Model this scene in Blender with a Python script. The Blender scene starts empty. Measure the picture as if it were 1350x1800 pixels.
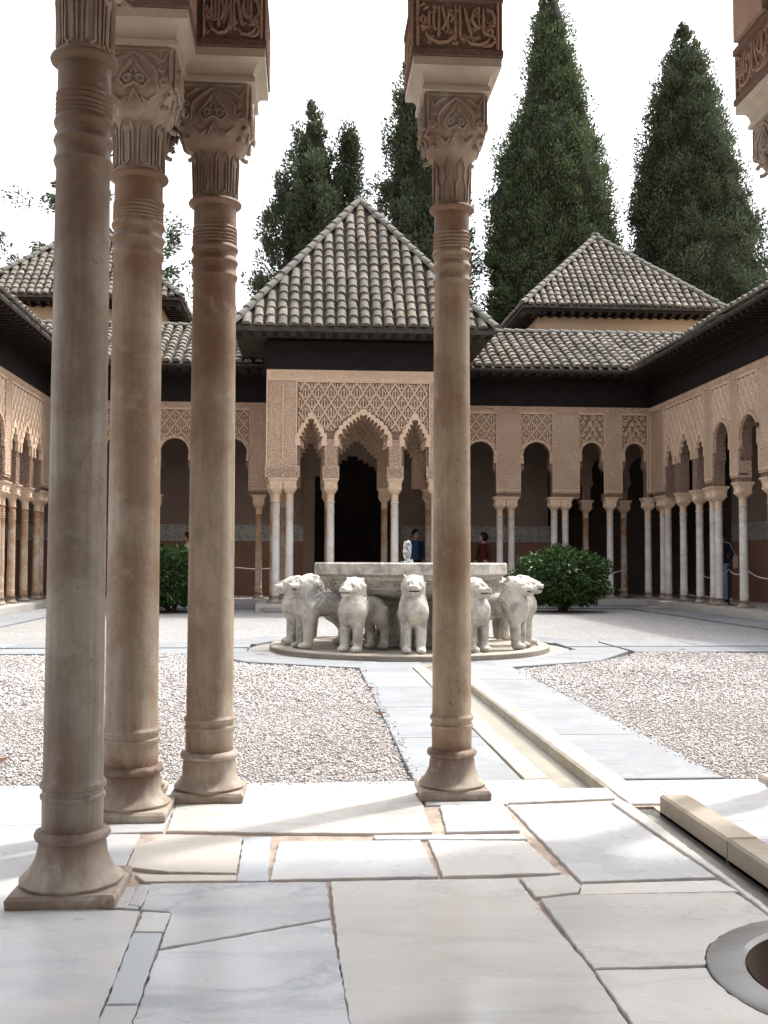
import bpy, bmesh, math, random
import numpy as np
from mathutils import Vector, Matrix
from mathutils.geometry import tessellate_polygon

random.seed(7)
rng = np.random.default_rng(7)
SC = bpy.context.scene
COL = SC.collection
R = math.radians

# ------------------------------------------------------------------ camera, sky, sun, exposure
cd = bpy.data.cameras.new('camera')
cam = bpy.data.objects.new('camera', cd)
COL.objects.link(cam)
fw = Vector((0.07270094, 0.99627217, 0.04643634))
rt = Vector((0.99733343, -0.07291806, 0.00299676))
up = rt.cross(fw)
mw = Matrix((rt, up, -fw)).transposed().to_4x4()
mw.translation = (0, 0, 0.9)
cam.matrix_world = mw
cd.sensor_fit = 'VERTICAL'
cd.sensor_height = 36
cd.lens = 37.0
cd.clip_start = 0.05
cd.clip_end = 3000
SC.camera = cam

SUN_AZ, SUN_EL = R(54.2), R(61)
sun_dir = Vector((math.sin(SUN_AZ) * math.cos(SUN_EL), math.cos(SUN_AZ) * math.cos(SUN_EL), math.sin(SUN_EL)))
w = bpy.data.worlds.new('World')
SC.world = w
w.use_nodes = True
wn = w.node_tree
wn.nodes.clear()
sky = wn.nodes.new('ShaderNodeTexSky')
sky.sky_type = 'NISHITA'
sky.sun_disc = False
sky.sun_elevation = SUN_EL
sky.sun_rotation = SUN_AZ
sky.air_density = 1.0
sky.dust_density = 6.0
sky.ozone_density = 1.0
hs = wn.nodes.new('ShaderNodeHueSaturation')       # thin high cloud: the blue is washed out over the whole sky
hs.inputs['Saturation'].default_value = 0.22
hs.inputs['Value'].default_value = 1.6
bg = wn.nodes.new('ShaderNodeBackground')
bg.inputs['Strength'].default_value = 0.15
wo = wn.nodes.new('ShaderNodeOutputWorld')
wn.links.new(sky.outputs[0], hs.inputs['Color'])
wn.links.new(hs.outputs[0], bg.inputs['Color'])
wn.links.new(bg.outputs[0], wo.inputs['Surface'])

sl = bpy.data.lights.new('sun', 'SUN')
sl.energy = 2.0
sl.angle = R(2.2)
sl.color = (1.0, 0.955, 0.89)
so = bpy.data.objects.new('sun', sl)
COL.objects.link(so)
so.rotation_euler = sun_dir.to_track_quat('Z', 'Y').to_euler()
so.location = sun_dir * 60

SC.view_settings.view_transform = 'Standard'
SC.view_settings.look = 'None'
SC.view_settings.exposure = 0.93
SC.view_settings.gamma = 1.0
SC.view_settings.use_curve_mapping = False
SC.render.engine = 'CYCLES'
SC.cycles.use_denoising = True
SC.cycles.max_bounces = 8
SC.cycles.diffuse_bounces = 4
SC.cycles.glossy_bounces = 3
SC.cycles.transmission_bounces = 6
SC.cycles.sample_clamp_indirect = 8.0
SC.cycles.caustics_reflective = False
SC.cycles.caustics_refractive = False

# ------------------------------------------------------------------ helpers
def tag(o, label=None, cat=None, group=None, kind=None):
    if label: o['label'] = label
    if cat: o['category'] = cat
    if group: o['group'] = group
    if kind: o['kind'] = kind
    return o

def empty(name, loc=(0, 0, 0), rz=0.0, parent=None):
    o = bpy.data.objects.new(name, None)
    o.empty_display_size = 0.1
    COL.objects.link(o)
    o.location = loc
    o.rotation_euler = (0, 0, rz)
    if parent is not None:
        o.parent = parent
    return o

def link(name, me, parent=None, loc=None, rz=None):
    o = bpy.data.objects.new(name, me)
    COL.objects.link(o)
    if parent is not None:
        o.parent = parent
    if loc is not None:
        o.location = loc
    if rz is not None:
        o.rotation_euler = (0, 0, rz)
    return o

def copy_tree(o, parent=None):
    c = o.copy()
    COL.objects.link(c)
    if parent is not None:
        c.parent = parent
    for ch in list(o.children):
        copy_tree(ch, c)
    return c

def np_mesh(name, V, F, mat=None, smooth=False):
    """V (n,3), F (m,k) with constant k"""
    V = np.asarray(V, np.float32)
    F = np.asarray(F, np.int32)
    me = bpy.data.meshes.new(name)
    m, k = F.shape
    me.vertices.add(len(V))
    me.vertices.foreach_set('co', V.ravel())
    me.loops.add(m * k)
    me.loops.foreach_set('vertex_index', F.ravel())
    me.polygons.add(m)
    me.polygons.foreach_set('loop_start', np.arange(0, m * k, k, dtype=np.int32))
    me.polygons.foreach_set('loop_total', np.full(m, k, np.int32))
    if smooth:
        me.polygons.foreach_set('use_smooth', np.ones(m, bool))
    me.update(calc_edges=True)
    me.validate()
    if mat: me.materials.append(mat)
    return me

def offset_poly(P, d):
    """offset a counter-clockwise polygon outward by d (mitred)"""
    n = len(P)
    out = []
    for i in range(n):
        a, b, c = Vector(P[i - 1]), Vector(P[i]), Vector(P[(i + 1) % n])
        d1 = (b - a).normalized(); d2 = (c - b).normalized()
        n1 = Vector((d1.y, -d1.x)); n2 = Vector((d2.y, -d2.x))
        k = 1 + n1.dot(n2)
        mvec = (n1 + n2) / max(k, 0.25)
        out.append((b.x + mvec.x * d, b.y + mvec.y * d))
    return out

class MB:
    def __init__(s):
        s.v = []; s.f = []
    def add(s, vs, fs):
        b = len(s.v)
        s.v += [tuple(v) for v in vs]
        s.f += [tuple(i + b for i in f) for f in fs]
    def box(s, x0, x1, y0, y1, z0, z1):
        s.add([(x0, y0, z0), (x1, y0, z0), (x1, y1, z0), (x0, y1, z0), (x0, y0, z1), (x1, y0, z1), (x1, y1, z1), (x0, y1, z1)],
              [(0, 3, 2, 1), (4, 5, 6, 7), (0, 1, 5, 4), (1, 2, 6, 5), (2, 3, 7, 6), (3, 0, 4, 7)])
        return s
    def bevbox(s, x0, x1, y0, y1, z0, z1, b=0.008):
        s.sweep([(x0, y0), (x1, y0), (x1, y1), (x0, y1)], [(-b, z0), (0, z0 + b), (0, z1 - b), (-b, z1)])
        return s
    def _cap(s, pts3):
        t = tessellate_polygon([[Vector(p) for p in pts3]])
        return t
    def prism(s, poly, y0, y1):
        """poly in x,z; extruded from y0 (front) to y1"""
        n = len(poly)
        tri = s._cap([(p[0], p[1], 0) for p in poly])
        vs = [(p[0], y0, p[1]) for p in poly] + [(p[0], y1, p[1]) for p in poly]
        fs = [tuple(t) for t in tri] + [tuple(i + n for i in reversed(t)) for t in tri]
        fs += [(i, (i + 1) % n, (i + 1) % n + n, i + n) for i in range(n)]
        s.add(vs, fs)
        return s
    def prismz(s, poly, z0, z1):
        n = len(poly)
        tri = s._cap([(p[0], p[1], 0) for p in poly])
        vs = [(p[0], p[1], z0) for p in poly] + [(p[0], p[1], z1) for p in poly]
        fs = [tuple(reversed(t)) for t in tri] + [tuple(i + n for i in t) for t in tri]
        fs += [(i, (i + 1) % n, (i + 1) % n + n, i + n) for i in range(n)]
        s.add(vs, fs)
        return s
    def sweep(s, poly, prof, cap=True):
        """loft of offset copies of a ccw polygon; prof = [(offset,z)...]"""
        n = len(poly)
        vs = []
        for off, z in prof:
            vs += [(p[0], p[1], z) for p in (offset_poly(poly, off) if off else poly)]
        fs = []
        for k in range(len(prof) - 1):
            for i in range(n):
                j = (i + 1) % n
                fs.append((k * n + i, k * n + j, (k + 1) * n + j, (k + 1) * n + i))
        if cap:
            tri = s._cap([(p[0], p[1], 0) for p in poly])
            fs += [tuple(reversed(t)) for t in tri]
            o = (len(prof) - 1) * n
            fs += [tuple(i + o for i in t) for t in tri]
        s.add(vs, fs)
        return s
    def loft(s, rings, cap=True):
        n = len(rings[0])
        vs = [p for r in rings for p in r]
        fs = []
        for k in range(len(rings) - 1):
            for i in range(n):
                j = (i + 1) % n
                fs.append((k * n + i, k * n + j, (k + 1) * n + j, (k + 1) * n + i))
        if cap:
            fs.append(tuple(reversed(range(n))))
            o = (len(rings) - 1) * n
            fs.append(tuple(range(o, o + n)))
        s.add(vs, fs)
        return s
    def lathe(s, prof, seg=32, c=(0, 0), cap=True):
        return s.loft([[(c[0] + r * math.cos(2 * math.pi * i / seg), c[1] + r * math.sin(2 * math.pi * i / seg), z) for i in range(seg)] for r, z in prof], cap)
    def tube(s, pts, r, seg=5, flat=None):
        P = [Vector(p) for p in pts]
        n = len(P)
        rs = r if isinstance(r, (list, tuple)) else [r] * n
        rings = []
        nrm = None
        for i in range(n):
            t = (P[min(i + 1, n - 1)] - P[max(i - 1, 0)])
            if t.length < 1e-9: t = Vector((0, 0, 1))
            t.normalize()
            if nrm is None:
                a = Vector((0, 0, 1)) if abs(t.z) < 0.9 else Vector((1, 0, 0))
                nrm = (a - t * a.dot(t)).normalized()
            else:
                nrm = nrm - t * nrm.dot(t)
                if nrm.length < 1e-6:
                    nrm = Vector((1, 0, 0)) - t * t.x
                nrm.normalize()
            bn = t.cross(nrm)
            rings.append([tuple(P[i] + (nrm * math.cos(2 * math.pi * k / seg) + bn * math.sin(2 * math.pi * k / seg)) * rs[i]) for k in range(seg)])
        s.loft(rings)
        return s
    def mesh(s, name, mat=None, smooth=False):
        me = bpy.data.meshes.new(name)
        me.from_pydata(s.v, [], s.f)
        if mat: me.materials.append(mat)
        if smooth:
            me.polygons.foreach_set('use_smooth', np.ones(len(me.polygons), bool))
        me.update()
        return me
    def build(s, name, mat=None, parent=None, smooth=False, sharp=None):
        me = s.mesh(name, mat, smooth or sharp is not None)
        if sharp is not None:
            me.set_sharp_from_angle(angle=R(sharp))
        return link(name, me, parent)

# ------------------------------------------------------------------ materials
class Mat:
    def __init__(s, name, rough=0.7, spec=0.3):
        s.m = bpy.data.materials.new(name)
        s.m.use_nodes = True
        s.nt = s.m.node_tree
        s.b = s.nt.nodes['Principled BSDF']
        s.b.inputs['Roughness'].default_value = rough
        s.b.inputs['Specular IOR Level'].default_value = spec
        s._c = None
    def n(s, typ, ins=None, **kw):
        nd = s.nt.nodes.new('ShaderNode' + typ)
        for k, v in kw.items():
            setattr(nd, k, v)
        for k, v in (ins or {}).items():
            s.set(nd.inputs[k], v)
        return nd
    def set(s, sock, v):
        if hasattr(v, 'outputs'):
            v = v.outputs[0]
        if isinstance(v, bpy.types.NodeSocket):
            s.nt.links.new(v, sock)
        else:
            if isinstance(v, tuple) and len(v) == 3 and sock.type == 'RGBA':
                v = v + (1.0,)
            sock.default_value = v
    def co(s, kind='Object', scale=(1, 1, 1), rot=(0, 0, 0), rnd=0.0):
        tc = s.n('TexCoord')
        src = tc.outputs[kind]
        if rnd:
            oi = s.n('ObjectInfo')
            mul = s.n('Math', {0: oi.outputs['Random'], 1: rnd}, operation='MULTIPLY')
            src = s.n('VectorMath', {0: src, 1: mul.outputs[0]}, operation='ADD').outputs[0]
        return s.n('Mapping', {'Vector': src, 'Scale': scale, 'Rotation': rot}).outputs[0]
    def noise(s, co, scale=5, detail=4, rough=0.55, dist=0.0):
        return s.n('TexNoise', {'Vector': co, 'Scale': scale, 'Detail': detail, 'Roughness': rough, 'Distortion': dist}).outputs['Fac']
    def ramp(s, fac, stops, interp='LINEAR'):
        nd = s.n('ValToRGB', {'Fac': fac})
        cr = nd.color_ramp
        cr.interpolation = interp
        while len(cr.elements) < len(stops):
            cr.elements.new(0.5)
        for e, (p, c) in zip(cr.elements, stops):
            e.position = p
            e.color = (c, c, c, 1) if isinstance(c, (int, float)) else tuple(c) + (1,)
        return nd.outputs[0]
    def mix(s, fac, a, b, blend='MIX'):
        nd = s.n('MixRGB', {'Fac': fac, 'Color1': a, 'Color2': b}, blend_type=blend)
        return nd.outputs[0]
    def math(s, op, a, b=0.0):
        return s.n('Math', {0: a, 1: b}, operation=op).outputs[0]
    def col(s, v):
        s.set(s.b.inputs['Base Color'], v); return s
    def bump(s, h, strength=0.4, dist=0.01, prev=None):
        ins = {'Height': h, 'Strength': strength, 'Distance': dist}
        nd = s.n('Bump', ins)
        if prev is not None:
            s.set(nd.inputs['Normal'], prev)
        s.set(s.b.inputs['Normal'], nd.outputs[0])
        return nd.outputs[0]

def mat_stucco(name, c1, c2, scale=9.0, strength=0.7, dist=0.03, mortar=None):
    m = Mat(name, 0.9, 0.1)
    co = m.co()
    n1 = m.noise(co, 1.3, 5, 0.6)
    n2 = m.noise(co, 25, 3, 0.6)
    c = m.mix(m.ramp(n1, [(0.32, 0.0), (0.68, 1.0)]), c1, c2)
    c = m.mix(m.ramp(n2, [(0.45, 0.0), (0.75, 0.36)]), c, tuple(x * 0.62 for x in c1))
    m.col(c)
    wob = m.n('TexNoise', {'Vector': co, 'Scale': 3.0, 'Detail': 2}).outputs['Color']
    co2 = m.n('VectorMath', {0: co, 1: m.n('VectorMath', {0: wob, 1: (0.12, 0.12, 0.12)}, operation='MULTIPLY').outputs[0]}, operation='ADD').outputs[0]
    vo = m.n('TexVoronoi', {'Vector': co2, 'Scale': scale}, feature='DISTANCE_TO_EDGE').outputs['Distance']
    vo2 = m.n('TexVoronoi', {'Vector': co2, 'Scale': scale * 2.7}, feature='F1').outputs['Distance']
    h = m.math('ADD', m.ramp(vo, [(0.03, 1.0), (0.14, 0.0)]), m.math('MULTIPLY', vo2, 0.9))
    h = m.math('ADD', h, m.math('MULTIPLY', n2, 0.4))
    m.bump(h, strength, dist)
    return m.m

def mat_plain(name, c, rough=0.8, spec=0.25, var=0.25, scale=4.0, bump=0.0, bscale=60.0, bdist=0.004):
    m = Mat(name, rough, spec)
    co = m.co()
    n1 = m.noise(co, scale, 6, 0.62)
    m.col(m.mix(m.ramp(n1, [(0.3, 0.0), (0.7, 1.0)]), tuple(x * (1 - var) for x in c), tuple(min(1, x * (1 + var)) for x in c)))
    if bump:
        m.bump(m.noise(co, bscale, 4, 0.6), bump, bdist)
    return m.m

def mat_slab(name, a, b, vein, stain, vstr=0.5, rough=0.32, pits=0.5, spec=0.45):
    m = Mat(name, rough, spec)
    co = m.co(rnd=37.0)
    oi = m.n('ObjectInfo').outputs['Random']
    n1 = m.noise(co, 1.6, 5, 0.6, 0.6)
    c = m.mix(m.ramp(n1, [(0.3, 0.0), (0.7, 1.0)]), a, b)
    # soft parallel streaks, and a few thin crossing veins
    st = m.noise(m.co(scale=(0.55, 4.2, 1), rot=(0, 0, -0.35), rnd=11.0), 1.5, 5, 0.6, 0.5)
    vn = m.noise(m.co(scale=(0.9, 1.8, 1), rot=(0, 0, -0.6), rnd=23.0), 1.3, 5, 0.55, 0.8)
    thin = m.ramp(m.math('ABSOLUTE', m.math('SUBTRACT', vn, 0.5)), [(0.0, 1.0), (0.012, 0.45), (0.035, 0.0)])
    f = m.math('ADD', m.ramp(st, [(0.48, 0.0), (0.72, 0.75)]), m.math('MULTIPLY', thin, 0.7))
    c = m.mix(m.math('MULTIPLY', m.n('Clamp', {0: f}).outputs[0], vstr), c, vein)
    n3 = m.noise(co, 3.2, 4, 0.6, 0.0)
    c = m.mix(m.ramp(n3, [(0.48, 0.0), (0.78, 0.6)]), c, stain)
    n4 = m.noise(m.co(rnd=5.0, scale=(1, 2.2, 1), rot=(0, 0, 0.6)), 60, 3, 0.6)
    big = m.noise(co, 2.2, 2, 0.5)
    pit = m.math('MULTIPLY', m.ramp(n4, [(0.62, 0.0), (0.72, 1.0)]), m.ramp(big, [(0.50, 0.0), (0.66, 1.0)]))
    c = m.mix(m.math('MULTIPLY', pit, pits), c, (0.24, 0.22, 0.21))
    c = m.mix(1.0, c, m.ramp(oi, [(0.0, 0.9), (1.0, 1.06)]), 'MULTIPLY')
    m.col(c)
    m.set(m.b.inputs['Roughness'], m.ramp(n3, [(0.3, rough * 0.75), (0.75, min(1.0, rough * 1.9))]))
    h = m.math('SUBTRACT', m.noise(co, 14, 4, 0.6), m.math('MULTIPLY', pit, 0.8))
    m.bump(h, 0.12, 0.006)
    return m.m

def mat_column(name, a, b, brown, amount, rnd=19.0, rough=0.42):
    m = Mat(name, rough, 0.4)
    cs = m.co(scale=(11, 11, 0.6), rnd=rnd)
    c0 = m.co(rnd=rnd)
    n1 = m.noise(cs, 1.5, 5, 0.65, 0.4)
    n2 = m.noise(c0, 2.6, 5, 0.65, 0.3)
    c = m.mix(m.ramp(n1, [(0.36, 0.0), (0.62, 1.0)]), a, b)
    z = m.n('SeparateXYZ', {'Vector': m.n('TexCoord').outputs['Object']}).outputs['Z']
    pat = m.ramp(m.math('DIVIDE', z, 2.4), [(0.0, 0.55), (0.03, 0.5), (0.05, 1.1), (0.075, 1.2), (0.09, 0.4), (0.22, 0.18), (0.55, 0.1), (0.75, 0.6), (0.95, 1.0)])
    f = m.math('MULTIPLY', m.math('ADD', m.ramp(n2, [(0.42, 0.0), (0.60, 0.75)]), m.math('MULTIPLY', pat, 0.65)), amount)
    c = m.mix(f, c, brown)
    n5 = m.noise(c0, 9.0, 5, 0.7, 0.2)
    c = m.mix(m.ramp(n5, [(0.54, 0.0), (0.70, 0.5)]), c, tuple(0.6 * x for x in a))
    c = m.mix(m.ramp(n5, [(0.28, 0.45), (0.40, 0.0)]), c, tuple(min(1, 1.25 * x) for x in b))
    n3 = m.noise(c0, 60, 3, 0.7)
    c = m.mix(m.ramp(n3, [(0.64, 0.0), (0.72, 0.7)]), c, (0.07, 0.055, 0.045))
    vv = m.noise(m.co(scale=(1, 1, 0.45), rnd=rnd + 3), 3.2, 5, 0.6, 0.9)
    c = m.mix(m.ramp(m.math('ABSOLUTE', m.math('SUBTRACT', vv, 0.5)), [(0.0, 0.24), (0.008, 0.10), (0.02, 0.0)]), c, tuple(0.5 * x for x in a))
    n4 = m.noise(cs, 5.0, 4, 0.6)
    c = m.mix(m.ramp(n4, [(0.58, 0.0), (0.75, 0.18)]), c, tuple(x * 0.55 for x in brown))
    m.col(c)
    m.set(m.b.inputs['Roughness'], m.ramp(n2, [(0.3, rough * 0.8), (0.7, rough * 1.5)]))
    m.bump(m.math('ADD', m.noise(c0, 45, 4, 0.6), m.math('MULTIPLY', n1, 0.5)), 0.15, 0.004)
    return m.m

def mat_tile(name, gain=1.0):
    m = Mat(name, 0.85, 0.15)
    oi = m.n('ObjectInfo').outputs['Random']
    co = m.co(rnd=51.0)
    base = m.ramp(oi, [(0.0, (0.30 * gain, 0.27 * gain, 0.235 * gain)), (0.35, (0.42 * gain, 0.375 * gain, 0.32 * gain)), (0.62, (0.47 * gain, 0.40 * gain, 0.33 * gain)), (0.82, (0.44 * gain, 0.37 * gain, 0.30 * gain)), (0.92, (0.50 * gain, 0.38 * gain, 0.28 * gain)), (1.0, (0.62 * gain, 0.58 * gain, 0.5 * gain))])
    lo = m.noise(m.n('ObjectInfo').outputs['Location'], 0.9, 4, 0.6)
    base = m.mix(m.ramp(lo, [(0.42, 0.0), (0.62, 0.7)]), base, (0.12, 0.115, 0.10))
    base = m.mix(m.ramp(lo, [(0.30, 0.6), (0.42, 0.0)]), base, (0.29, 0.28, 0.25))
    n1 = m.noise(co, 7, 6, 0.7)
    c = m.mix(m.ramp(n1, [(0.42, 0.0), (0.66, 0.85)]), base, (0.11, 0.098, 0.085))
    n2 = m.noise(co, 22, 4, 0.7)
    c = m.mix(m.ramp(n2, [(0.58, 0.0), (0.72, 0.55)]), c, (0.46, 0.445, 0.39))
    m.col(c)
    m.bump(m.noise(co, 30, 4, 0.7), 0.3, 0.01)
    return m.m

def mat_leaf(name, a, b, c_, rough=0.5, transl=0.15):
    m = Mat(name, rough, 0.25)
    g = m.n('NewGeometry').outputs['Random Per Island']
    c = m.ramp(g, [(0.0, a), (0.55, b), (1.0, c_)])
    n1 = m.noise(m.co(), 0.55, 3, 0.6)
    c = m.mix(m.ramp(n1, [(0.4, 0.0), (0.65, 0.45)]), c, tuple(0.5 * (x + y) for x, y in zip(b, c_)))
    m.col(c)
    tr = m.n('BsdfTranslucent', {'Color': c})
    mx = m.n('MixShader', {0: transl, 1: m.b.outputs[0], 2: tr.outputs[0]})
    m.nt.links.new(mx.outputs[0], m.nt.nodes['Material Output'].inputs['Surface'])
    return m.m

MT = {}
MT['stucco'] = mat_stucco('carved_stucco', (0.60, 0.42, 0.305), (0.71, 0.525, 0.395))
MT['stucco_fine'] = mat_stucco('fine_stucco', (0.62, 0.44, 0.325), (0.73, 0.545, 0.415), 15.0, 0.85, 0.028)
MT['stucco_light'] = mat_stucco('lattice_stucco', (0.67, 0.49, 0.35), (0.76, 0.585, 0.435), 30.0, 0.25, 0.01)
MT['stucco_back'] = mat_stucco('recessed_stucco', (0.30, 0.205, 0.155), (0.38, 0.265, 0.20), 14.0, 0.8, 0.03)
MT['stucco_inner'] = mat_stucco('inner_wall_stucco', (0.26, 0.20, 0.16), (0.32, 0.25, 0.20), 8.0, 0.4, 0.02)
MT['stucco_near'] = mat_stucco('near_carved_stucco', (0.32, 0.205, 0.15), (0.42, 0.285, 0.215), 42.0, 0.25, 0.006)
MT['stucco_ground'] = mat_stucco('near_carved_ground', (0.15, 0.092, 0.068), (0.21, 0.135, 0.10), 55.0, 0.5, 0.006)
MT['capital'] = mat_column('carved_capital_marble', (0.33, 0.265, 0.205), (0.47, 0.405, 0.335), (0.20, 0.128, 0.088), 0.65, 5.0, 0.6)
MT['abacus'] = mat_plain('cavetto_stone', (0.43, 0.365, 0.29), 0.6, 0.3, 0.12, 5.0, 0.1, 50)
MT['wood'] = mat_plain('dark_cedar', (0.013, 0.009, 0.0085), 0.75, 0.2, 0.35, 6.0, 0.3, 30, 0.01)
MT['wood_red'] = mat_plain('reddish_cedar', (0.021, 0.0135, 0.0115), 0.75, 0.2, 0.3, 6.0, 0.3, 30, 0.01)
MT['tile'] = mat_tile('weathered_clay_tile', 0.50)
MT['pan'] = mat_plain('roof_pan_clay', (0.075, 0.066, 0.056), 0.9, 0.1, 0.45, 9.0, 0.4, 20, 0.02)
MT['ridge'] = mat_plain('mortared_ridge', (0.165, 0.157, 0.142), 0.9, 0.1, 0.35, 8.0, 0.4, 25, 0.02)
MT['peach'] = mat_plain('peach_render', (0.52, 0.38, 0.265), 0.9, 0.1, 0.08, 1.5, 0.1, 40)
MT['terracotta'] = mat_plain('terracotta_dado', (0.27, 0.15, 0.11), 0.85, 0.15, 0.12, 2.0, 0.1, 40)
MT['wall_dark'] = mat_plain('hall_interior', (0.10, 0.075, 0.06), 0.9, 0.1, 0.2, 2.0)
MT['white'] = mat_slab('white_marble_slab', (0.49, 0.50, 0.51), (0.56, 0.567, 0.572), (0.42, 0.44, 0.475), (0.58, 0.53, 0.47), 0.85, 0.24, 0.45)
MT['grey'] = mat_slab('grey_veined_slab', (0.52, 0.535, 0.56), (0.60, 0.615, 0.635), (0.33, 0.36, 0.405), (0.47, 0.455, 0.435), 1.0, 0.20, 0.6)
MT['blue'] = mat_slab('bluish_marble_slab', (0.45, 0.485, 0.52), (0.52, 0.55, 0.58), (0.50, 0.54, 0.58), (0.55, 0.53, 0.50), 0.5, 0.3, 0.5)
MT['old'] = mat_slab('old_ivory_slab', (0.565, 0.555, 0.53), (0.635, 0.63, 0.61), (0.44, 0.43, 0.415), (0.50, 0.43, 0.355), 0.75, 0.21, 0.8)
MT['worn'] = mat_slab('worn_pitted_slab', (0.45, 0.415, 0.365), (0.56, 0.52, 0.465), (0.42, 0.39, 0.36), (0.33, 0.285, 0.25), 0.4, 0.5, 1.0)
MT['court'] = mat_slab('court_marble_slab', (0.228, 0.238, 0.25), (0.265, 0.274, 0.283), (0.185, 0.197, 0.213), (0.205, 0.2, 0.192), 0.8, 0.75, 0.2, 0.08)
MT['kerb'] = mat_slab('old_kerb_stone', (0.36, 0.325, 0.27), (0.43, 0.395, 0.335), (0.30, 0.27, 0.235), (0.24, 0.185, 0.135), 0.35, 0.7, 0.6, 0.12)
MT['kerb_brown'] = mat_slab('brown_kerb_stone', (0.33, 0.28, 0.22), (0.46, 0.41, 0.34), (0.28, 0.24, 0.2), (0.20, 0.145, 0.105), 0.4, 0.7, 0.7, 0.12)
MT['galfloor'] = mat_plain('gallery_floor_marble', (0.52, 0.50, 0.47), 0.4, 0.4, 0.1, 2.0)
MT['mortar'] = mat_plain('pinkish_mortar', (0.41, 0.335, 0.285), 0.95, 0.1, 0.35, 14.0, 0.6, 70, 0.01)
MT['ground'] = mat_plain('earth', (0.30, 0.25, 0.19), 0.95, 0.1, 0.2, 0.2)
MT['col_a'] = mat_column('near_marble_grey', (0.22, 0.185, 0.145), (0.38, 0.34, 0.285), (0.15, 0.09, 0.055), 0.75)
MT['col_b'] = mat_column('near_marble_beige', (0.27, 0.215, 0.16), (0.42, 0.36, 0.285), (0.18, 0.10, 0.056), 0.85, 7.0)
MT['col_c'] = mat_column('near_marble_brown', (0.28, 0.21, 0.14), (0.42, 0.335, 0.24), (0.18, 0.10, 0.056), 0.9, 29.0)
MT['base'] = mat_column('stained_base_marble', (0.40, 0.335, 0.265), (0.56, 0.505, 0.43), (0.12, 0.066, 0.042), 0.62, 3.0, 0.55)
MT['col_far'] = mat_column('far_marble', (0.76, 0.73, 0.70), (0.83, 0.81, 0.785), (0.42, 0.29, 0.20), 0.42, 23.0, 0.5)
MT['col_rust'] = mat_column('far_marble_ochre', (0.58, 0.47, 0.36), (0.68, 0.59, 0.48), (0.40, 0.225, 0.125), 0.95, 13.0, 0.5)

def mat_lion():
    m = Mat('weathered_white_marble', 0.65, 0.3)
    co = m.co(rnd=9.0)
    n1 = m.noise(co, 5, 6, 0.68, 0.4)
    c = m.mix(m.ramp(n1, [(0.35, 0.0), (0.65, 1.0)]), (0.46, 0.42, 0.355), (0.58, 0.55, 0.495))
    n2 = m.noise(co, 4.2, 6, 0.72, 0.1)
    c = m.mix(m.ramp(n2, [(0.45, 0.0), (0.60, 0.85)]), c, (0.22, 0.212, 0.20))
    n3 = m.noise(co, 3.4, 4, 0.6)
    c = m.mix(m.ramp(n3, [(0.55, 0.0), (0.75, 0.5)]), c, (0.38, 0.31, 0.215))
    m.col(c)
    m.bump(m.math('ADD', m.noise(co, 28, 5, 0.7), m.noise(co, 9, 3, 0.6)), 0.45, 0.012)
    return m.m
MT['lion'] = mat_lion()

def mat_gravel(name, island):
    m = Mat(name, 0.9, 0.15)
    if island:
        fac = m.n('NewGeometry').outputs['Random Per Island']
    else:
        fac = m.n('TexVoronoi', {'Vector': m.co(), 'Scale': 55.0}).outputs['Color']
        fac = m.n('SeparateColor', {0: fac}).outputs[0]
    c = m.ramp(fac, [(0.0, (0.24, 0.215, 0.205)), (0.25, (0.40, 0.375, 0.36)), (0.6, (0.52, 0.495, 0.48)), (0.85, (0.63, 0.605, 0.59)), (1.0, (0.47, 0.39, 0.345))])
    n = m.noise(m.co(), 0.8, 4, 0.6)
    c = m.mix(m.ramp(n, [(0.4, 0.0), (0.7, 0.4)]), c, (0.36, 0.33, 0.315))
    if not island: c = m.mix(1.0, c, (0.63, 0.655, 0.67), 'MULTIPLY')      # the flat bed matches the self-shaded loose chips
    m.col(c)
    if not island:
        v = m.n('TexVoronoi', {'Vector': m.co(), 'Scale': 55.0}).outputs['Distance']
        m.bump(v, 1.0, -0.012)
    return m.m
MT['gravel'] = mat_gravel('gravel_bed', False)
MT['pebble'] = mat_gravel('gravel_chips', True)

def mat_mosaic():
    m = Mat('glazed_mosaic', 0.35, 0.4)
    co = m.co(scale=(3.2, 3.2, 3.2), rot=(0, R(45), 0))
    ch = m.n('TexChecker', {'Vector': co, 'Color1': (0.36, 0.34, 0.31, 1), 'Color2': (0.24, 0.245, 0.245, 1), 'Scale': 1.6}).outputs[0]
    v = m.n('TexVoronoi', {'Vector': m.co(), 'Scale': 9.0}, feature='DISTANCE_TO_EDGE').outputs['Distance']
    m.col(m.mix(m.ramp(v, [(0.05, 1.0), (0.12, 0.0)]), ch, (0.42, 0.40, 0.37)))
    return m.m
MT['mosaic'] = mat_mosaic()

def mat_water():
    m = Mat('shallow_water', 0.04, 0.5)
    tr = m.n('BsdfTransparent', {'Color': (0.93, 0.93, 0.88)})
    gl = m.n('BsdfGlossy', {'Color': (1.0, 1.0, 1.0), 'Roughness': 0.3})
    bp = m.n('Bump', {'Height': m.noise(m.co(), 9, 3, 0.5), 'Strength': 0.1, 'Distance': 0.02})
    m.set(gl.inputs['Normal'], bp.outputs[0])
    fr = m.n('Fresnel', {'IOR': 1.33})
    mx = m.n('MixShader', {0: fr.outputs[0], 1: tr.outputs[0], 2: gl.outputs[0]})
    m.nt.links.new(mx.outputs[0], m.nt.nodes['Material Output'].inputs['Surface'])
    return m.m
MT['water'] = mat_water()
def mat_splash():
    m = Mat('splashing_water', 0.03, 0.6)
    m.col((0.95, 0.97, 1.0))
    m.b.inputs['Transmission Weight'].default_value = 0.75
    m.b.inputs['IOR'].default_value = 1.33
    m.bump(m.noise(m.co(), 40, 4, 0.7), 0.8, 0.02)
    return m.m
MT['splash'] = mat_splash()
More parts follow.
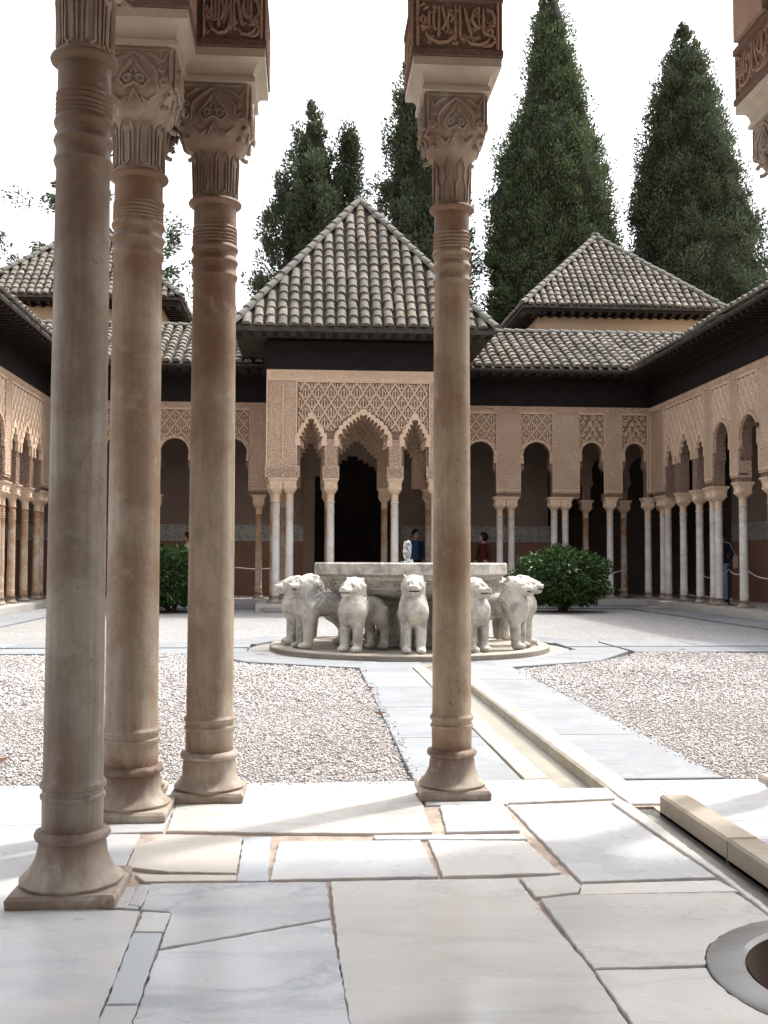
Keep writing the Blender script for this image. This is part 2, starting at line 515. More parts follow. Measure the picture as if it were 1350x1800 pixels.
MT['ringstone'] = mat_slab('grey_ring_marble', (0.20, 0.20, 0.195), (0.27, 0.27, 0.265), (0.15, 0.15, 0.15), (0.17, 0.155, 0.14), 0.6, 0.3, 0.8)
MT['well'] = mat_plain('stained_well', (0.085, 0.055, 0.042), 0.7, 0.2, 0.3, 6.0)
MT['chbed'] = mat_plain('algae_stone', (0.335, 0.315, 0.265), 0.8, 0.2, 0.3, 5.0, 0.3, 40)
MT['cyp_a'] = mat_leaf('cypress_green', (0.042, 0.066, 0.032), (0.085, 0.120, 0.058), (0.150, 0.185, 0.098), 0.6, 0.28)
MT['cyp_b'] = mat_leaf('cypress_dark', (0.038, 0.055, 0.033), (0.072, 0.096, 0.056), (0.125, 0.148, 0.088), 0.6, 0.28)
MT['cyp_core'] = mat_plain('crown_core_shade', (0.020, 0.024, 0.014), 0.9, 0.1, 0.3, 3.0)  # near-black colour stands for the shade between leaf clumps
MT['laurel'] = mat_leaf('laurel_leaf', (0.020, 0.048, 0.014), (0.040, 0.085, 0.022), (0.085, 0.150, 0.040), 0.35, 0.1)
MT['bark'] = mat_plain('bark', (0.10, 0.075, 0.055), 0.9, 0.1, 0.35, 8.0, 0.5, 40, 0.02)
MT['iron'] = mat_plain('dark_iron', (0.035, 0.03, 0.028), 0.5, 0.4, 0.2)
MT['rope'] = mat_plain('white_rope', (0.62, 0.60, 0.56), 0.9, 0.1, 0.15, 40)
MT['skin'] = mat_plain('skin', (0.55, 0.36, 0.27), 0.55, 0.35, 0.05)
MT['hair'] = mat_plain('dark_hair', (0.02, 0.014, 0.011), 0.6, 0.3, 0.3, 20)
MT['navy'] = mat_plain('navy_cloth', (0.02, 0.026, 0.05), 0.9, 0.1, 0.2)
MT['jeans'] = mat_plain('blue_denim', (0.16, 0.23, 0.34), 0.9, 0.1, 0.2)
MT['maroon'] = mat_plain('maroon_cloth', (0.13, 0.035, 0.03), 0.9, 0.1, 0.2)
MT['sky_blue'] = mat_plain('blue_shirt', (0.05, 0.12, 0.24), 0.9, 0.1, 0.15)
MT['white_cloth'] = mat_plain('white_cloth', (0.72, 0.71, 0.69), 0.9, 0.1, 0.08)
MT['black_cloth'] = mat_plain('black_cloth', (0.02, 0.02, 0.022), 0.9, 0.1, 0.2)
MT['bag'] = mat_plain('canvas_bag', (0.38, 0.33, 0.27), 0.9, 0.1, 0.1)
MT['dry_leaf'] = mat_plain('dry_leaf', (0.12, 0.06, 0.035), 0.8, 0.2, 0.3, 30)

# ------------------------------------------------------------------ ground, court, paving
C = 1.24                      # axis of the court path and near pavilion
ZC = -0.12                    # level of the court paving (pavilion and gallery floors are at 0)
FX, FY = 1.22, 12.55          # fountain

g = MB(); g.box(-900, 900, -700, 1500, -1.2, -0.42)
tag(g.build('ground', MT['ground']), kind='structure')

def slab(name, poly, z1, thick, mat, parent, jag=0.003, bev=0.004, dz=0.0, step=0.07):
    """one stone slab with uneven worn edges"""
    a = sum(poly[i - 1][0] * poly[i][1] - poly[i][0] * poly[i - 1][1] for i in range(len(poly)))
    if a < 0: poly = poly[::-1]
    pts = []
    n = len(poly)
    for i in range(n):
        p, q = Vector(poly[i]), Vector(poly[(i + 1) % n])
        k = max(1, int((q - p).length / step))
        d = (q - p).normalized() if (q - p).length else Vector((1, 0))
        nr = Vector((d.y, -d.x))
        for j in range(k):
            t = p.lerp(q, j / k)
            if jag: t = t + nr * random.uniform(-jag, jag)
            pts.append((t.x, t.y))
    m = MB()
    tx, ty = random.uniform(-dz, dz), random.uniform(-dz, dz)
    cx = sum(p[0] for p in pts) / len(pts); cy = sum(p[1] for p in pts) / len(pts)
    m.sweep(pts, [(0, z1 - thick), (0, z1 - bev), (-bev, z1)])
    m.v = [(x, y, z + (tx * (x - cx) + ty * (y - cy) if z > z1 - thick * 0.5 else 0)) for x, y, z in m.v]
    return m.build(name, mat, parent)

# court paving: every slab is a piece of the paving
base = MB()
base.box(-6.0, 8.2, 0.2, 24.7, -0.42, -0.24)
paving = base.build('courtyard_paving', MT['mortar'])
tag(paving, kind='structure')

def strip(x0, x1, y0, y1, step, axis, z=ZC, mat='court', gap=0.006, jit=0.12, jag=0.0012):
    lo, hi = (y0, y1) if axis == 'y' else (x0, x1)
    t = lo
    while t < hi - 0.05:
        e = min(hi, t + step * random.uniform(1 - jit, 1 + jit))
        if hi - e < 0.25 * step: e = hi
        if axis == 'y':
            P = [(x0 + gap, t + gap), (x1 - gap, t + gap), (x1 - gap, e - gap), (x0 + gap, e - gap)]
        else:
            P = [(t + gap, y0 + gap), (e - gap, y0 + gap), (e - gap, y1 - gap), (t + gap, y1 - gap)]
        slab('paving_slab', P, z + random.uniform(-0.002, 0.002), 0.12, MT[mat], paving, jag, 0.004, 0.001, 0.2)
        t = e

CH0, CH1 = 1.15, 1.335        # water channel of the main path
# main path from the near pavilion to the fountain, and on to the far pavilion
for y0, y1 in ((4.92, 10.25), (14.9, 21.4)):
    strip(0.5, 1.02, y0, y1, 1.25, 'y')
    strip(1.02, CH0, y0, y1, 1.0, 'y', mat='kerb')
    strip(1.47, 1.99, y0, y1, 1.3, 'y')
# band along the near pavilion and beside it
strip(-4.6, CH0, 4.2, 4.92, 1.25, 'x', mat='white')
strip(1.47, 6.5, 4.2, 4.88, 1.3, 'x', mat='white')
strip(-1.45, -0.80, 0.3, 4.2, 0.95, 'y', mat='white')
strip(-2.3, -1.45, 0.3, 4.2, 1.05, 'y', mat='white')
strip(-3.3, -2.3, 0.3, 4.2, 1.0, 'y', mat='white')
strip(3.28, 4.2, 0.3, 4.2, 1.05, 'y')
# cross path with its own channel
CY0, CY1 = 12.42, 12.56
for x0, x1 in ((-4.7, -1.29), (3.73, 7.1)):
    strip(x0, x1, 11.75, CY0, 1.2, 'x')
    strip(x0, x1, CY1, 13.35, 1.2, 'x')
# twelve sided surround of the fountain
def ringpt(r, a):
    return (FX + r * math.sin(a), FY - r * math.cos(a))
RO, RI = 2.55, 1.9
for k in range(12):
    a0, a1 = R(30 * k - 15), R(30 * k + 15)
    P = [ringpt(RI, a0 + 0.004), ringpt(RO, a0 + 0.003), ringpt(RO, a1 - 0.003), ringpt(RI, a1 - 0.004)]
    inner = [ringpt(RI, a1 - 0.004 - (a1 - a0 - 0.008) * t / 5) for t in range(6)]
    P = [ringpt(RO, a0 + 0.003), ringpt(RO, a1 - 0.003)] + inner
    if k in (0, 6):
        s = -1 if k == 6 else 1
        y_in, y_out = FY - s * 1.9, FY - s * 2.46
        ya, yb = min(y_in, y_out) + (0 if s > 0 else 0), max(y_in, y_out)
        for xa, xb in ((0.562, CH0), (1.47, 1.878)):
            slab('paving_slab', [(xa, ya), (xb, ya), (xb, yb), (xa, yb)], ZC, 0.12, MT['court'], paving, 0.001, 0.004, 0, 0.2)
    elif k in (3, 9):
        s = 1 if k == 3 else -1
        xa, xb = sorted((FX + s * 1.9, FX + s * 2.46))
        for ya, yb in ((FY - 0.66, CY0), (CY1, FY + 0.66)):
            slab('paving_slab', [(xa, ya), (xb, ya), (xb, yb), (xa, yb)], ZC, 0.12, MT['court'], paving, 0.001, 0.004, 0, 0.2)
    else:
        slab('paving_slab', P, ZC, 0.12, MT['court'], paving, 0.001, 0.004, 0.001, 0.2)
for s in (1, -1):   # short bits that join the surround to the paths
    ya, yb = (10.25, FY - 2.46) if s < 0 else (FY + 2.46, 14.9)
    if yb - ya > 0.03:
        strip(0.5, CH0, ya, yb, 2, 'y'); strip(1.47, 1.99, ya, yb, 2, 'y')
# perimeter paving before the galleries
strip(7.1, 7.95, 6.0, 24.4, 1.3, 'y')
strip(-5.55, -4.7, 6.0, 24.4, 1.3, 'y')
strip(-4.7, -0.9, 22.9, 24.4, 1.25, 'x')
strip(3.3, 7.1, 22.9, 24.4, 1.25, 'x')
strip(-0.9, 3.3, 21.4, 21.75, 1.3, 'x')

# raised kerb along the right of the main channel
kerb = empty('channel_kerb', (1.4, 7.5, ZC))
tag(kerb, 'raised old stone kerb along the right side of the path channel', 'kerb')
y = 4.3
while y < 10.4:
    e = min(10.42, y + random.uniform(0.9, 1.5))
    m = MB(); m.bevbox(CH1 - 1.4, 0.068, y - 7.5 + 0.004, e - 7.5 - 0.004, -0.12, 0.022, 0.012)
    m.build('kerb_stone', MT['kerb'], kerb)
    y = e

# channel beds and water
m = MB()
m.box(CH0, CH1, 4.2, 10.7, -0.24, -0.178)
m.box(CH0, 1.47, 14.4, 21.7, -0.24, -0.215)
m.box(-4.7, -0.72, CY0, CY1, -0.24, -0.1655)
m.box(3.14, 7.1, CY0, CY1, -0.24, -0.1655)
m.lathe([(1.62, -0.24), (1.93, -0.24), (1.93, -0.165), (1.62, -0.165)], 60, (FX, FY), False)
tag(m.build('channel_bed', MT['chbed']), kind='structure')
m = MB()
def sheet(m, x0, x1, y0, y1, z):
    m.add([(x0, y0, z), (x1, y0, z), (x1, y1, z), (x0, y1, z)], [(0, 1, 2, 3)])
sheet(m, CH0, CH1, 4.2, 10.70, -0.158)
sheet(m, -4.7, -0.68, CY0, CY1, -0.1457)
sheet(m, 3.12, 7.1, CY0, CY1, -0.1457)
m.lathe([(1.62, -0.146), (1.9, -0.146)], 60, (FX, FY), False)
tag(m.build('channel_water', MT['water'], smooth=False), kind='structure')

# gravel beds
beds = {
    'nl': [(-4.7, 4.93), (0.5, 4.93), (0.5, 10.25), (0.53, 10.1), (-0.55, 10.72), (-1.27, 11.75), (-4.7, 11.75)],
    'nr': [(1.99, 4.89), (7.1, 4.89), (7.1, 11.75), (3.72, 11.75), (3.02, 10.72), (1.93, 10.08), (1.99, 10.0)],
    'fl': [(-4.7, 13.35), (-1.25, 13.35), (-0.55, 14.4), (0.53, 15.0), (0.5, 15.1), (0.5, 21.4), (-0.9, 21.4), (-0.9, 22.9), (-4.7, 22.9)],
    'fr': [(3.69, 13.35), (7.1, 13.35), (7.1, 22.9), (3.3, 22.9), (3.3, 21.4), (1.99, 21.4), (1.99, 15.1), (3.02, 14.4)],
}
beds['nl'] = [(-4.7, 4.93), (0.5, 4.93), (0.5, 10.06), (-0.55, 10.72), (-1.27, 11.75), (-4.7, 11.75)]
m = MB()
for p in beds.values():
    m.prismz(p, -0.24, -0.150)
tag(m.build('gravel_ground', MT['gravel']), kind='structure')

# loose gravel chips on the two beds nearest the camera
def inside(poly, X, Y):
    r = np.zeros(len(X), bool)
    n = len(poly)
    for i in range(n):
        x0, y0 = poly[i]; x1, y1 = poly[(i + 1) % n]
        c = ((y0 > Y) != (y1 > Y))
        with np.errstate(divide='ignore', invalid='ignore'):
            xi = (x1 - x0) * (Y - y0) / (y1 - y0) + x0
        r ^= c & (X < xi)
    return r

def chips(poly, x0, x1, y0, y1, dens, size):
    n = int((x1 - x0) * (y1 - y0) * dens)
    X = rng.uniform(x0, x1, n); Y = rng.uniform(y0, y1, n)
    k = inside(poly, X, Y)
    # keep to what can be seen from about the camera's place
    k &= (X > -0.42 * Y - 1.0) & (X < 0.52 * Y + 0.9)
    X, Y = X[k], Y[k]
    n = len(X)
    oct_v = np.array([(1, 0, 0), (-1, 0, 0), (0, 1, 0), (0, -1, 0), (0, 0, 1), (0, 0, -1)], float)
    oct_f = np.array([(0, 2, 4), (2, 1, 4), (1, 3, 4), (3, 0, 4), (2, 0, 5), (1, 2, 5), (3, 1, 5), (0, 3, 5)])
    sc = size * rng.uniform(0.55, 1.25, (n, 1)) * np.stack([rng.uniform(0.8, 1.4, n), rng.uniform(0.6, 1.0, n), rng.uniform(0.45, 0.8, n)], 1)
    V = oct_v[None] * sc[:, None, :] * rng.uniform(0.75, 1.25, (n, 6, 1))
    a = rng.uniform(0, 6.28, n); b = rng.uniform(-0.7, 0.7, n)
    ca, sa, cb, sb = np.cos(a)[:, None], np.sin(a)[:, None], np.cos(b)[:, None], np.sin(b)[:, None]
    x, y, z = V[..., 0], V[..., 1], V[..., 2]
    x, z = x * cb + z * sb, -x * sb + z * cb
    x, y = x * ca - y * sa, x * sa + y * ca
    und = 0.006 * np.sin(X * 3.1 + Y * 1.7) + 0.005 * np.sin(X * 1.3 - Y * 2.9)
    V = np.stack([x + X[:, None], y + Y[:, None], z + (-0.1365 + und + rng.uniform(-0.004, 0.007, n))[:, None]], 2)
    F = oct_f[None] + (np.arange(n) * 6)[:, None, None]
    return V.reshape(-1, 3), F.reshape(-1, 3)

Vs, Fs, o = [], [], 0
for poly, a in ((beds['nl'], (-3.6, 0.5, 4.93, 7.6, 5200, 0.0085)), (beds['nr'], (2.0, 4.6, 4.89, 7.6, 5200, 0.0085)),
                (beds['nl'], (-4.7, 0.5, 7.6, 11.75, 2300, 0.0125)), (beds['nr'], (2.0, 6.6, 7.6, 11.75, 2300, 0.0125))):
    V, F = chips(poly, *a)
    Vs.append(V); Fs.append(F + o); o += len(V)
for (xa, xb, ya, yb, n_) in ((0.5, 0.56, 4.95, 10.0, 260), (1.93, 1.99, 4.95, 10.0, 160), (-2.6, 0.45, 4.86, 4.93, 200)):     # chips kicked onto the paving
    pl = [(xa, ya), (xb, ya), (xb, yb), (xa, yb)]
    V, F = chips(pl, xa, xb, ya, yb, n_ / ((xb - xa) * (yb - ya)), 0.0075)
    V = V.copy(); V[:, 2] += 0.022
    Vs.append(V); Fs.append(F + o); o += len(V)
tag(link('gravel', np_mesh('gravel', np.concatenate(Vs), np.concatenate(Fs), MT['pebble'])), 'pale loose gravel chips covering the court beds beside the marble path', 'gravel', kind='stuff')

# ---------------------------------------------------------------- near pavilion floor
fl = MB()
hole = [(1.27 + 0.298 * math.cos(2 * math.pi * i / 36), 2.24 + 0.298 * math.sin(2 * math.pi * i / 36)) for i in range(36)]
def grid_minus_hole(m, z0, z1):
    # floor body left/right/front/back of the small round basin and the runnel
    m.box(-0.78, 0.955, -2.2, 4.17, z0, z1)
    m.box(1.58, 3.26, -2.2, 4.17, z0, z1)
    m.box(0.955, 1.58, -2.2, 1.925, z0, z1)
    m.box(0.955, 1.205, 2.6, 4.17, z0, z1)
    m.box(1.29, 1.58, 2.6, 4.17, z0, z1)
    m.box(1.205, 1.29, 3.88, 4.17, z0, z1)
    n = 36
    for i in range(n):     # square with a round hole
        def sq(a):
            c, s = math.cos(a), math.sin(a)
            k = min(0.3125 / max(abs(c), 1e-6), 0.3375 / max(abs(s), 1e-6))
            return (1.2675 + k * c, 2.2625 + k * s)
        a0, a1 = 2 * math.pi * i / n, 2 * math.pi * (i + 1) / n
        h0 = (1.27 + 0.298 * math.cos(a0), 2.24 + 0.298 * math.sin(a0)); h1 = (1.27 + 0.298 * math.cos(a1), 2.24 + 0.298 * math.sin(a1))
        m.prismz([h0, sq(a0), sq(a1), h1], z0, z1)
grid_minus_hole(fl, -0.24, -0.010)
floor = fl.build('pavilion_floor', MT['mortar'])
tag(floor, kind='structure')
K = {'w': 'white', 'g': 'grey', 'b': 'blue', 'o': 'old', 'm': 'worn'}
SL = [
('w',[(-0.776,2.849),(-0.425,2.779),(-0.412,2.363),(-0.407,2.123),(-0.406,1.5),(-0.776,1.5)]),
('w',[(-0.409,2.773),(-0.345,2.761),(-0.346,2.633),(-0.408,2.640)]),
('b',[(-0.409,2.621),(-0.348,2.613),(-0.340,2.214),(-0.397,2.217)]),
('w',[(-0.398,2.206),(-0.340,2.203),(-0.332,1.7),(-0.398,1.7)]),
('g',[(-0.424,3.017),(0.056,3.003),(0.061,2.709),(-0.331,2.529),(-0.337,2.760),(-0.344,2.782),(-0.419,2.805)]),
('g',[(-0.332,2.501),(0.062,2.683),(0.074,2.379),(0.086,2.091),(0.100,1.6),(-0.323,1.6),(-0.329,2.143)]),
('o',[(0.076,3.001),(0.597,3.000),(0.605,2.762),(0.629,2.330),(0.627,2.030),(0.636,1.5),(0.117,1.5),(0.093,2.116),(0.083,2.412)]),
('o',[(0.615,3.005),(0.758,3.023),(0.763,2.927),(0.738,2.873),(0.624,2.841)]),
('o',[(0.773,2.936),(1.160,2.949),(1.182,2.855),(0.748,2.852)]),
('b2',[(0.632,2.816),(0.734,2.839),(1.164,2.831),(1.171,2.745),(1.173,2.638)] + [(1.27 + 0.392 * math.cos(a), 2.24 + 0.392 * math.sin(a)) for a in [R(105 + 10 * i) for i in range(7)]] + [(0.643,2.339),(0.637,2.550)]),
('o',[(0.644,2.322)] + [(1.27 + 0.392 * math.cos(a), 2.24 + 0.392 * math.sin(a)) for a in [R(168 + 10 * i) for i in range(10)]] + [(1.28,1.5),(0.652,1.5),(0.645,2.054)]),
('m',[(-0.455,3.538),(-0.208,3.494),(-0.202,3.105),(-0.388,3.128),(-0.517,3.182),(-0.527,3.391)]),
('m',[(-0.478,3.101),(-0.201,3.078),(-0.197,3.034),(-0.446,3.040)]),
('b',[(-0.197,3.494),(-0.116,3.496),(-0.109,3.029),(-0.187,3.034)]),
('w',[(-0.081,3.431),(0.367,3.424),(0.377,3.041),(-0.093,3.039)]),
('o',[(0.402,3.422),(0.705,3.396),(0.734,3.052),(0.398,3.040)]),
('w',[(0.753,3.893),(1.126,3.907),(1.151,3.287),(1.169,2.981),(0.780,2.962)]),
('b',[(0.226,3.496),(0.715,3.481),(0.718,3.430),(0.231,3.453)]),
('o',[(-0.201,4.160),(0.419,4.144),(0.429,3.921),(0.416,3.528),(0.204,3.527),(-0.125,3.554),(-0.455,3.596),(-0.468,3.852),(-0.470,4.160)]),
('w',[(0.498,3.899),(0.728,3.904),(0.714,3.532),(0.473,3.525)]),
('w',[(0.450,4.160),(1.198,4.165),(1.176,3.990),(0.756,3.939),(0.745,3.92),(0.450,3.925)]),
('o',[(1.180,3.97),(1.203,3.87),(1.203,3.2),(1.203,2.733),(1.188,2.646),(1.192,2.958),(1.178,3.312),(1.150,3.915)]),
('w',[(1.215,4.165),(1.395,4.165),(1.395,3.90),(1.215,3.90)]),
('w',[(-0.694,2.865),(-0.715,2.990),(-0.500,3.0),(-0.470,2.99),(-0.434,2.815)]),
('w',[(-0.456,3.004),(-0.429,3.002),(-0.429,2.828),(-0.457,2.839)]),
('w',[(-0.776,3.12),(-0.53,3.12),(-0.545,3.55),(-0.776,3.56)]),
('w',[(-0.776,3.58),(-0.475,3.60),(-0.482,4.16),(-0.776,4.16)]),
('w',[(1.405,4.16),(2.3,4.16),(2.3,3.62),(1.405,3.62)]),
('w',[(2.315,4.16),(3.25,4.16),(3.25,3.62),(2.315,3.62)]),
('w',[(1.405,3.605),(2.2,3.605),(2.2,2.9),(1.405,2.9)]),
('o',[(2.215,3.605),(3.25,3.605),(3.25,2.9),(2.215,2.9)]),
('g',[(1.70,2.885),(2.5,2.885),(2.5,1.5),(1.70,1.5)]),
('o',[(2.515,2.885),(3.25,2.885),(3.25,1.5),(2.515,1.5)]),
('g',[(-0.776,1.485),(0.1,1.485),(0.1,0.3),(-0.776,0.3)]),
('o',[(0.115,1.485),(1.28,1.485),(1.28,0.3),(0.115,0.3)]),
('w',[(1.295,1.485),(2.3,1.485),(2.3,0.3),(1.295,0.3)]),
('o',[(2.315,1.485),(3.25,1.485),(3.25,0.3),(2.315,0.3)]),
]
for k, P in SL:
    if sum(P[i - 1][0] * P[i][1] - P[i][0] * P[i - 1][1] for i in range(len(P))) < 0: P = P[::-1]
    P = offset_poly(P, 0.004)
    slab('floor_slab', P, random.uniform(-0.001, 0.0015), 0.05, MT[K.get(k[0], 'old') if k != 'b2' else 'old'], floor, 0.0022, 0.002, 0.0015, 0.022)
# round basin: grey marble ring sunk in the floor, its well and its water
bas = empty('floor_basin', (1.27, 2.24, 0))
tag(bas, 'small round sunken water basin in the marble pavilion floor', 'basin')
m = MB(); m.lathe([(0.30, -0.05), (0.384, -0.05), (0.384, 0.0), (0.378, 0.005), (0.31, 0.007), (0.30, -0.002), (0.30, -0.05)], 72, cap=False)
m.build('stone_ring', MT['ringstone'], bas, sharp=40)
m = MB(); m.lathe([(0.297, 0.0), (0.292, -0.10), (0.26, -0.17), (0.1, -0.19), (0.01, -0.19)], 48, cap=False)
m.v = [(x, y, z) for x, y, z in m.v]; m.f = [tuple(reversed(f)) for f in m.f]
m.build('bowl', MT['well'], bas, smooth=True)
m = MB(); m.lathe([(0.005, -0.12), (0.285, -0.12)], 48, cap=False)
m.build('water', MT['water'], bas)
# runnel from the basin to the court, with its raised kerb stones
run = empty('floor_runnel', (1.29, 3.3, 0))
tag(run, 'narrow water runnel with raised brown kerb stones crossing the pavilion floor', 'runnel')
m = MB(); m.box(-0.085, 0.0, -0.7, 0.58, -0.10, -0.038); m.build('runnel_bed', MT['chbed'], run)
m = MB(); sheet(m, -0.084, -0.001, -0.7, 0.58, -0.018); m.build('water', MT['water'], run)
for y0, y1 in ((-0.70, -0.12), (-0.112, 0.50)):
    m = MB(); m.bevbox(0.0, 0.105, y0, y1, -0.05, 0.053, 0.008)
    m.build('kerb_stone', MT['kerb_brown'], run)

# ------------------------------------------------------------------ carved relief strokes
def arc(cx, cy, r, a0, a1, n=8, ry=None):
    ry = r if ry is None else ry
    return [(cx + r * math.cos(R(a0 + (a1 - a0) * i / n)), cy + ry * math.sin(R(a0 + (a1 - a0) * i / n))) for i in range(n + 1)]

def spiral(cx, cy, r, a0, turns=1.4, sgn=1, n=12):
    return [(cx + r * (1 - 0.8 * i / n) * math.cos(a0 + sgn * turns * 6.283 * i / n), cy + r * (1 - 0.8 * i / n) * math.sin(a0 + sgn * turns * 6.283 * i / n)) for i in range(n + 1)]

# the running motto of the blocks, in a 0..1 box: tall uprights, joined bowls, a crossing pair, sweeping tails
MOTTO = [
    [(0.055, 0.52), (0.03, 0.6), (0.06, 0.68), (0.095, 0.62), (0.085, 0.5), (0.04, 0.46), (0.12, 0.42), (0.135, 0.5), (0.14, 0.8)],
    [(0.14, 0.5), (0.155, 0.4), (0.185, 0.4), (0.195, 0.5), (0.2, 0.84)],
    [(0.2, 0.5), (0.215, 0.38), (0.25, 0.4)],
    [(0.262, 0.88), (0.262, 0.3), (0.25, 0.22)],
    [(0.30, 0.9), (0.345, 0.62), (0.385, 0.4), (0.35, 0.33), (0.31, 0.4), (0.37, 0.62), (0.40, 0.86)],
    [(0.47, 0.93), (0.47, 0.24), (0.455, 0.16)],
    [(0.525, 0.93), (0.525, 0.28), (0.55, 0.18), (0.585, 0.22)],
    [(0.585, 0.88), (0.61, 0.66), (0.645, 0.42), (0.675, 0.26)],
    [(0.70, 0.86), (0.675, 0.62), (0.72, 0.5), (0.765, 0.44), (0.80, 0.5)],
    [(0.765, 0.92), (0.765, 0.46)],
    [(0.82, 0.9), (0.82, 0.4), (0.845, 0.3), (0.90, 0.3)],
    arc(0.90, 0.36, 0.035, -90, 250, 9, 0.07),
    [(0.90, 0.29), (0.955, 0.26), (0.97, 0.16), (0.90, 0.06), (0.80, 0.04)],
    [(0.10, 0.30), (0.15, 0.17), (0.26, 0.09), (0.38, 0.12), (0.445, 0.24), (0.43, 0.34)],
    [(0.60, 0.2), (0.66, 0.09), (0.77, 0.07), (0.87, 0.14), (0.90, 0.24)],
    [(0.86, 0.88), (0.93, 0.82), (0.965, 0.66), (0.95, 0.5), (0.885, 0.5)],
    [(0.41, 0.55), (0.44, 0.66), (0.41, 0.74), (0.375, 0.68)],
    [(0.02, 0.9), (0.08, 0.95), (0.12, 0.88), (0.07, 0.82)],
]
def filler(seed, n=26):
    rd = random.Random(seed)
    out = []
    for i in range(n):
        out.append(spiral(rd.uniform(0.06, 0.94), rd.uniform(0.08, 0.92), rd.uniform(0.03, 0.06), rd.uniform(0, 6.28), rd.uniform(0.7, 1.3), rd.choice((1, -1)), 8))
    return out

def relief(m, fmap, strokes, r, seg=5, asp=1.0):
    for st in strokes:
        P = [fmap(*p) for p in st]
        n = len(P)
        m.tube(P, [r * (0.55 if i in (0, n - 1) else 1.0) for i in range(n)], seg)

def plane_map(o, u, v, n, h=0.0):
    o, u, v, n = Vector(o), Vector(u), Vector(v), Vector(n)
    return lambda a, b: o + u * a + v * b + n * h

# motif of a capital face in a 0..1 box
CAP = [
    [(0.02, 0.97), (0.98, 0.97)], [(0.03, 0.97), (0.03, 0.35)], [(0.97, 0.97), (0.97, 0.35)],
    [(0.18, 0.32), (0.20, 0.62), (0.34, 0.80), (0.5, 0.93), (0.66, 0.80), (0.80, 0.62), (0.82, 0.32)],
    [(0.5, 0.86), (0.44, 0.70), (0.36, 0.58), (0.30, 0.44), (0.38, 0.32), (0.5, 0.40), (0.62, 0.32), (0.70, 0.44), (0.64, 0.58), (0.56, 0.70), (0.5, 0.86)],
    spiral(0.42, 0.46, 0.075, 0.5, 1.2, 1), spiral(0.58, 0.46, 0.075, 2.6, 1.2, -1),
    [(0.5, 0.66), (0.46, 0.58), (0.5, 0.52), (0.54, 0.58), (0.5, 0.66)],
    spiral(0.11, 0.42, 0.075, 1.2, 1.5, 1), spiral(0.89, 0.42, 0.075, 1.9, 1.5, -1),
    [(0.05, 0.92), (0.13, 0.76), (0.24, 0.86), (0.33, 0.92)], [(0.95, 0.92), (0.87, 0.76), (0.76, 0.86), (0.67, 0.92)],
    spiral(0.13, 0.64, 0.05, 0.0, 1.2, -1), spiral(0.87, 0.64, 0.05, 3.1, 1.2, 1),
    [(0.40, 0.10), (0.5, 0.28), (0.60, 0.10)], [(0.18, 0.22), (0.30, 0.10), (0.40, 0.18)], [(0.82, 0.22), (0.70, 0.10), (0.60, 0.18)],
]

# ------------------------------------------------------------------ columns
def base_profile(Rs, q):
    return [(q - 0.012, 0.03), (q - 0.004, 0.036), (q - 0.002, 0.044), (q - 0.010, 0.052), (q - 0.022, 0.062), (q - 0.034, 0.082),
            (max(Rs + 0.012, q - 0.046), 0.106), (Rs + 0.010, 0.132), (Rs + 0.006, 0.146), (Rs + 0.016, 0.150), (Rs + 0.021, 0.160), (Rs + 0.016, 0.171), (Rs + 0.001, 0.176)]

def shaft_profile(Rs):
    p = [(Rs, 0.175), (Rs + 0.001, 0.255), (Rs + 0.006, 0.259), (Rs + 0.006, 0.267), (Rs + 0.001, 0.272), (Rs + 0.001, 0.284), (Rs + 0.007, 0.288), (Rs + 0.008, 0.298), (Rs + 0.002, 0.306), (Rs - 0.001, 0.312)]
    for i in range(1, 12):
        p.append((Rs - 0.001 - 0.006 * i / 12, 0.312 + (1.985 - 0.312) * i / 12))
    r = Rs - 0.008
    p.append((r, 1.985))
    for z, b in ((1.994, .004), (2.006, .008), (2.018, .004), (2.028, .001), (2.040, .001), (2.05, .004), (2.062, .009), (2.074, .005), (2.082, .000), (2.098, .001), (2.104, .006),
                 (2.114, .009), (2.124, .006), (2.130, .001), (2.138, .005), (2.144, .001), (2.150, .005), (2.156, .000), (2.164, .005), (2.170, .000), (2.180, .005), (2.186, .000), (2.194, .004), (2.200, .000), (2.212, .0)):
        p.append((r + b, z))
    p += [(r, 2.276), (r + 0.010, 2.281), (r + 0.019, 2.288), (r + 0.021, 2.294), (r + 0.018, 2.301), (r + 0.008, 2.306), (r, 2.308)]
    return p

def super_ring(w, n, z, seg=56):
    out = []
    for i in range(seg):
        a = 2 * math.pi * (i + 0.5) / seg
        c, s = math.cos(a), math.sin(a)
        rr = w / (abs(c) ** n + abs(s) ** n) ** (1 / n)
        out.append((rr * c, rr * s, z))
    return out

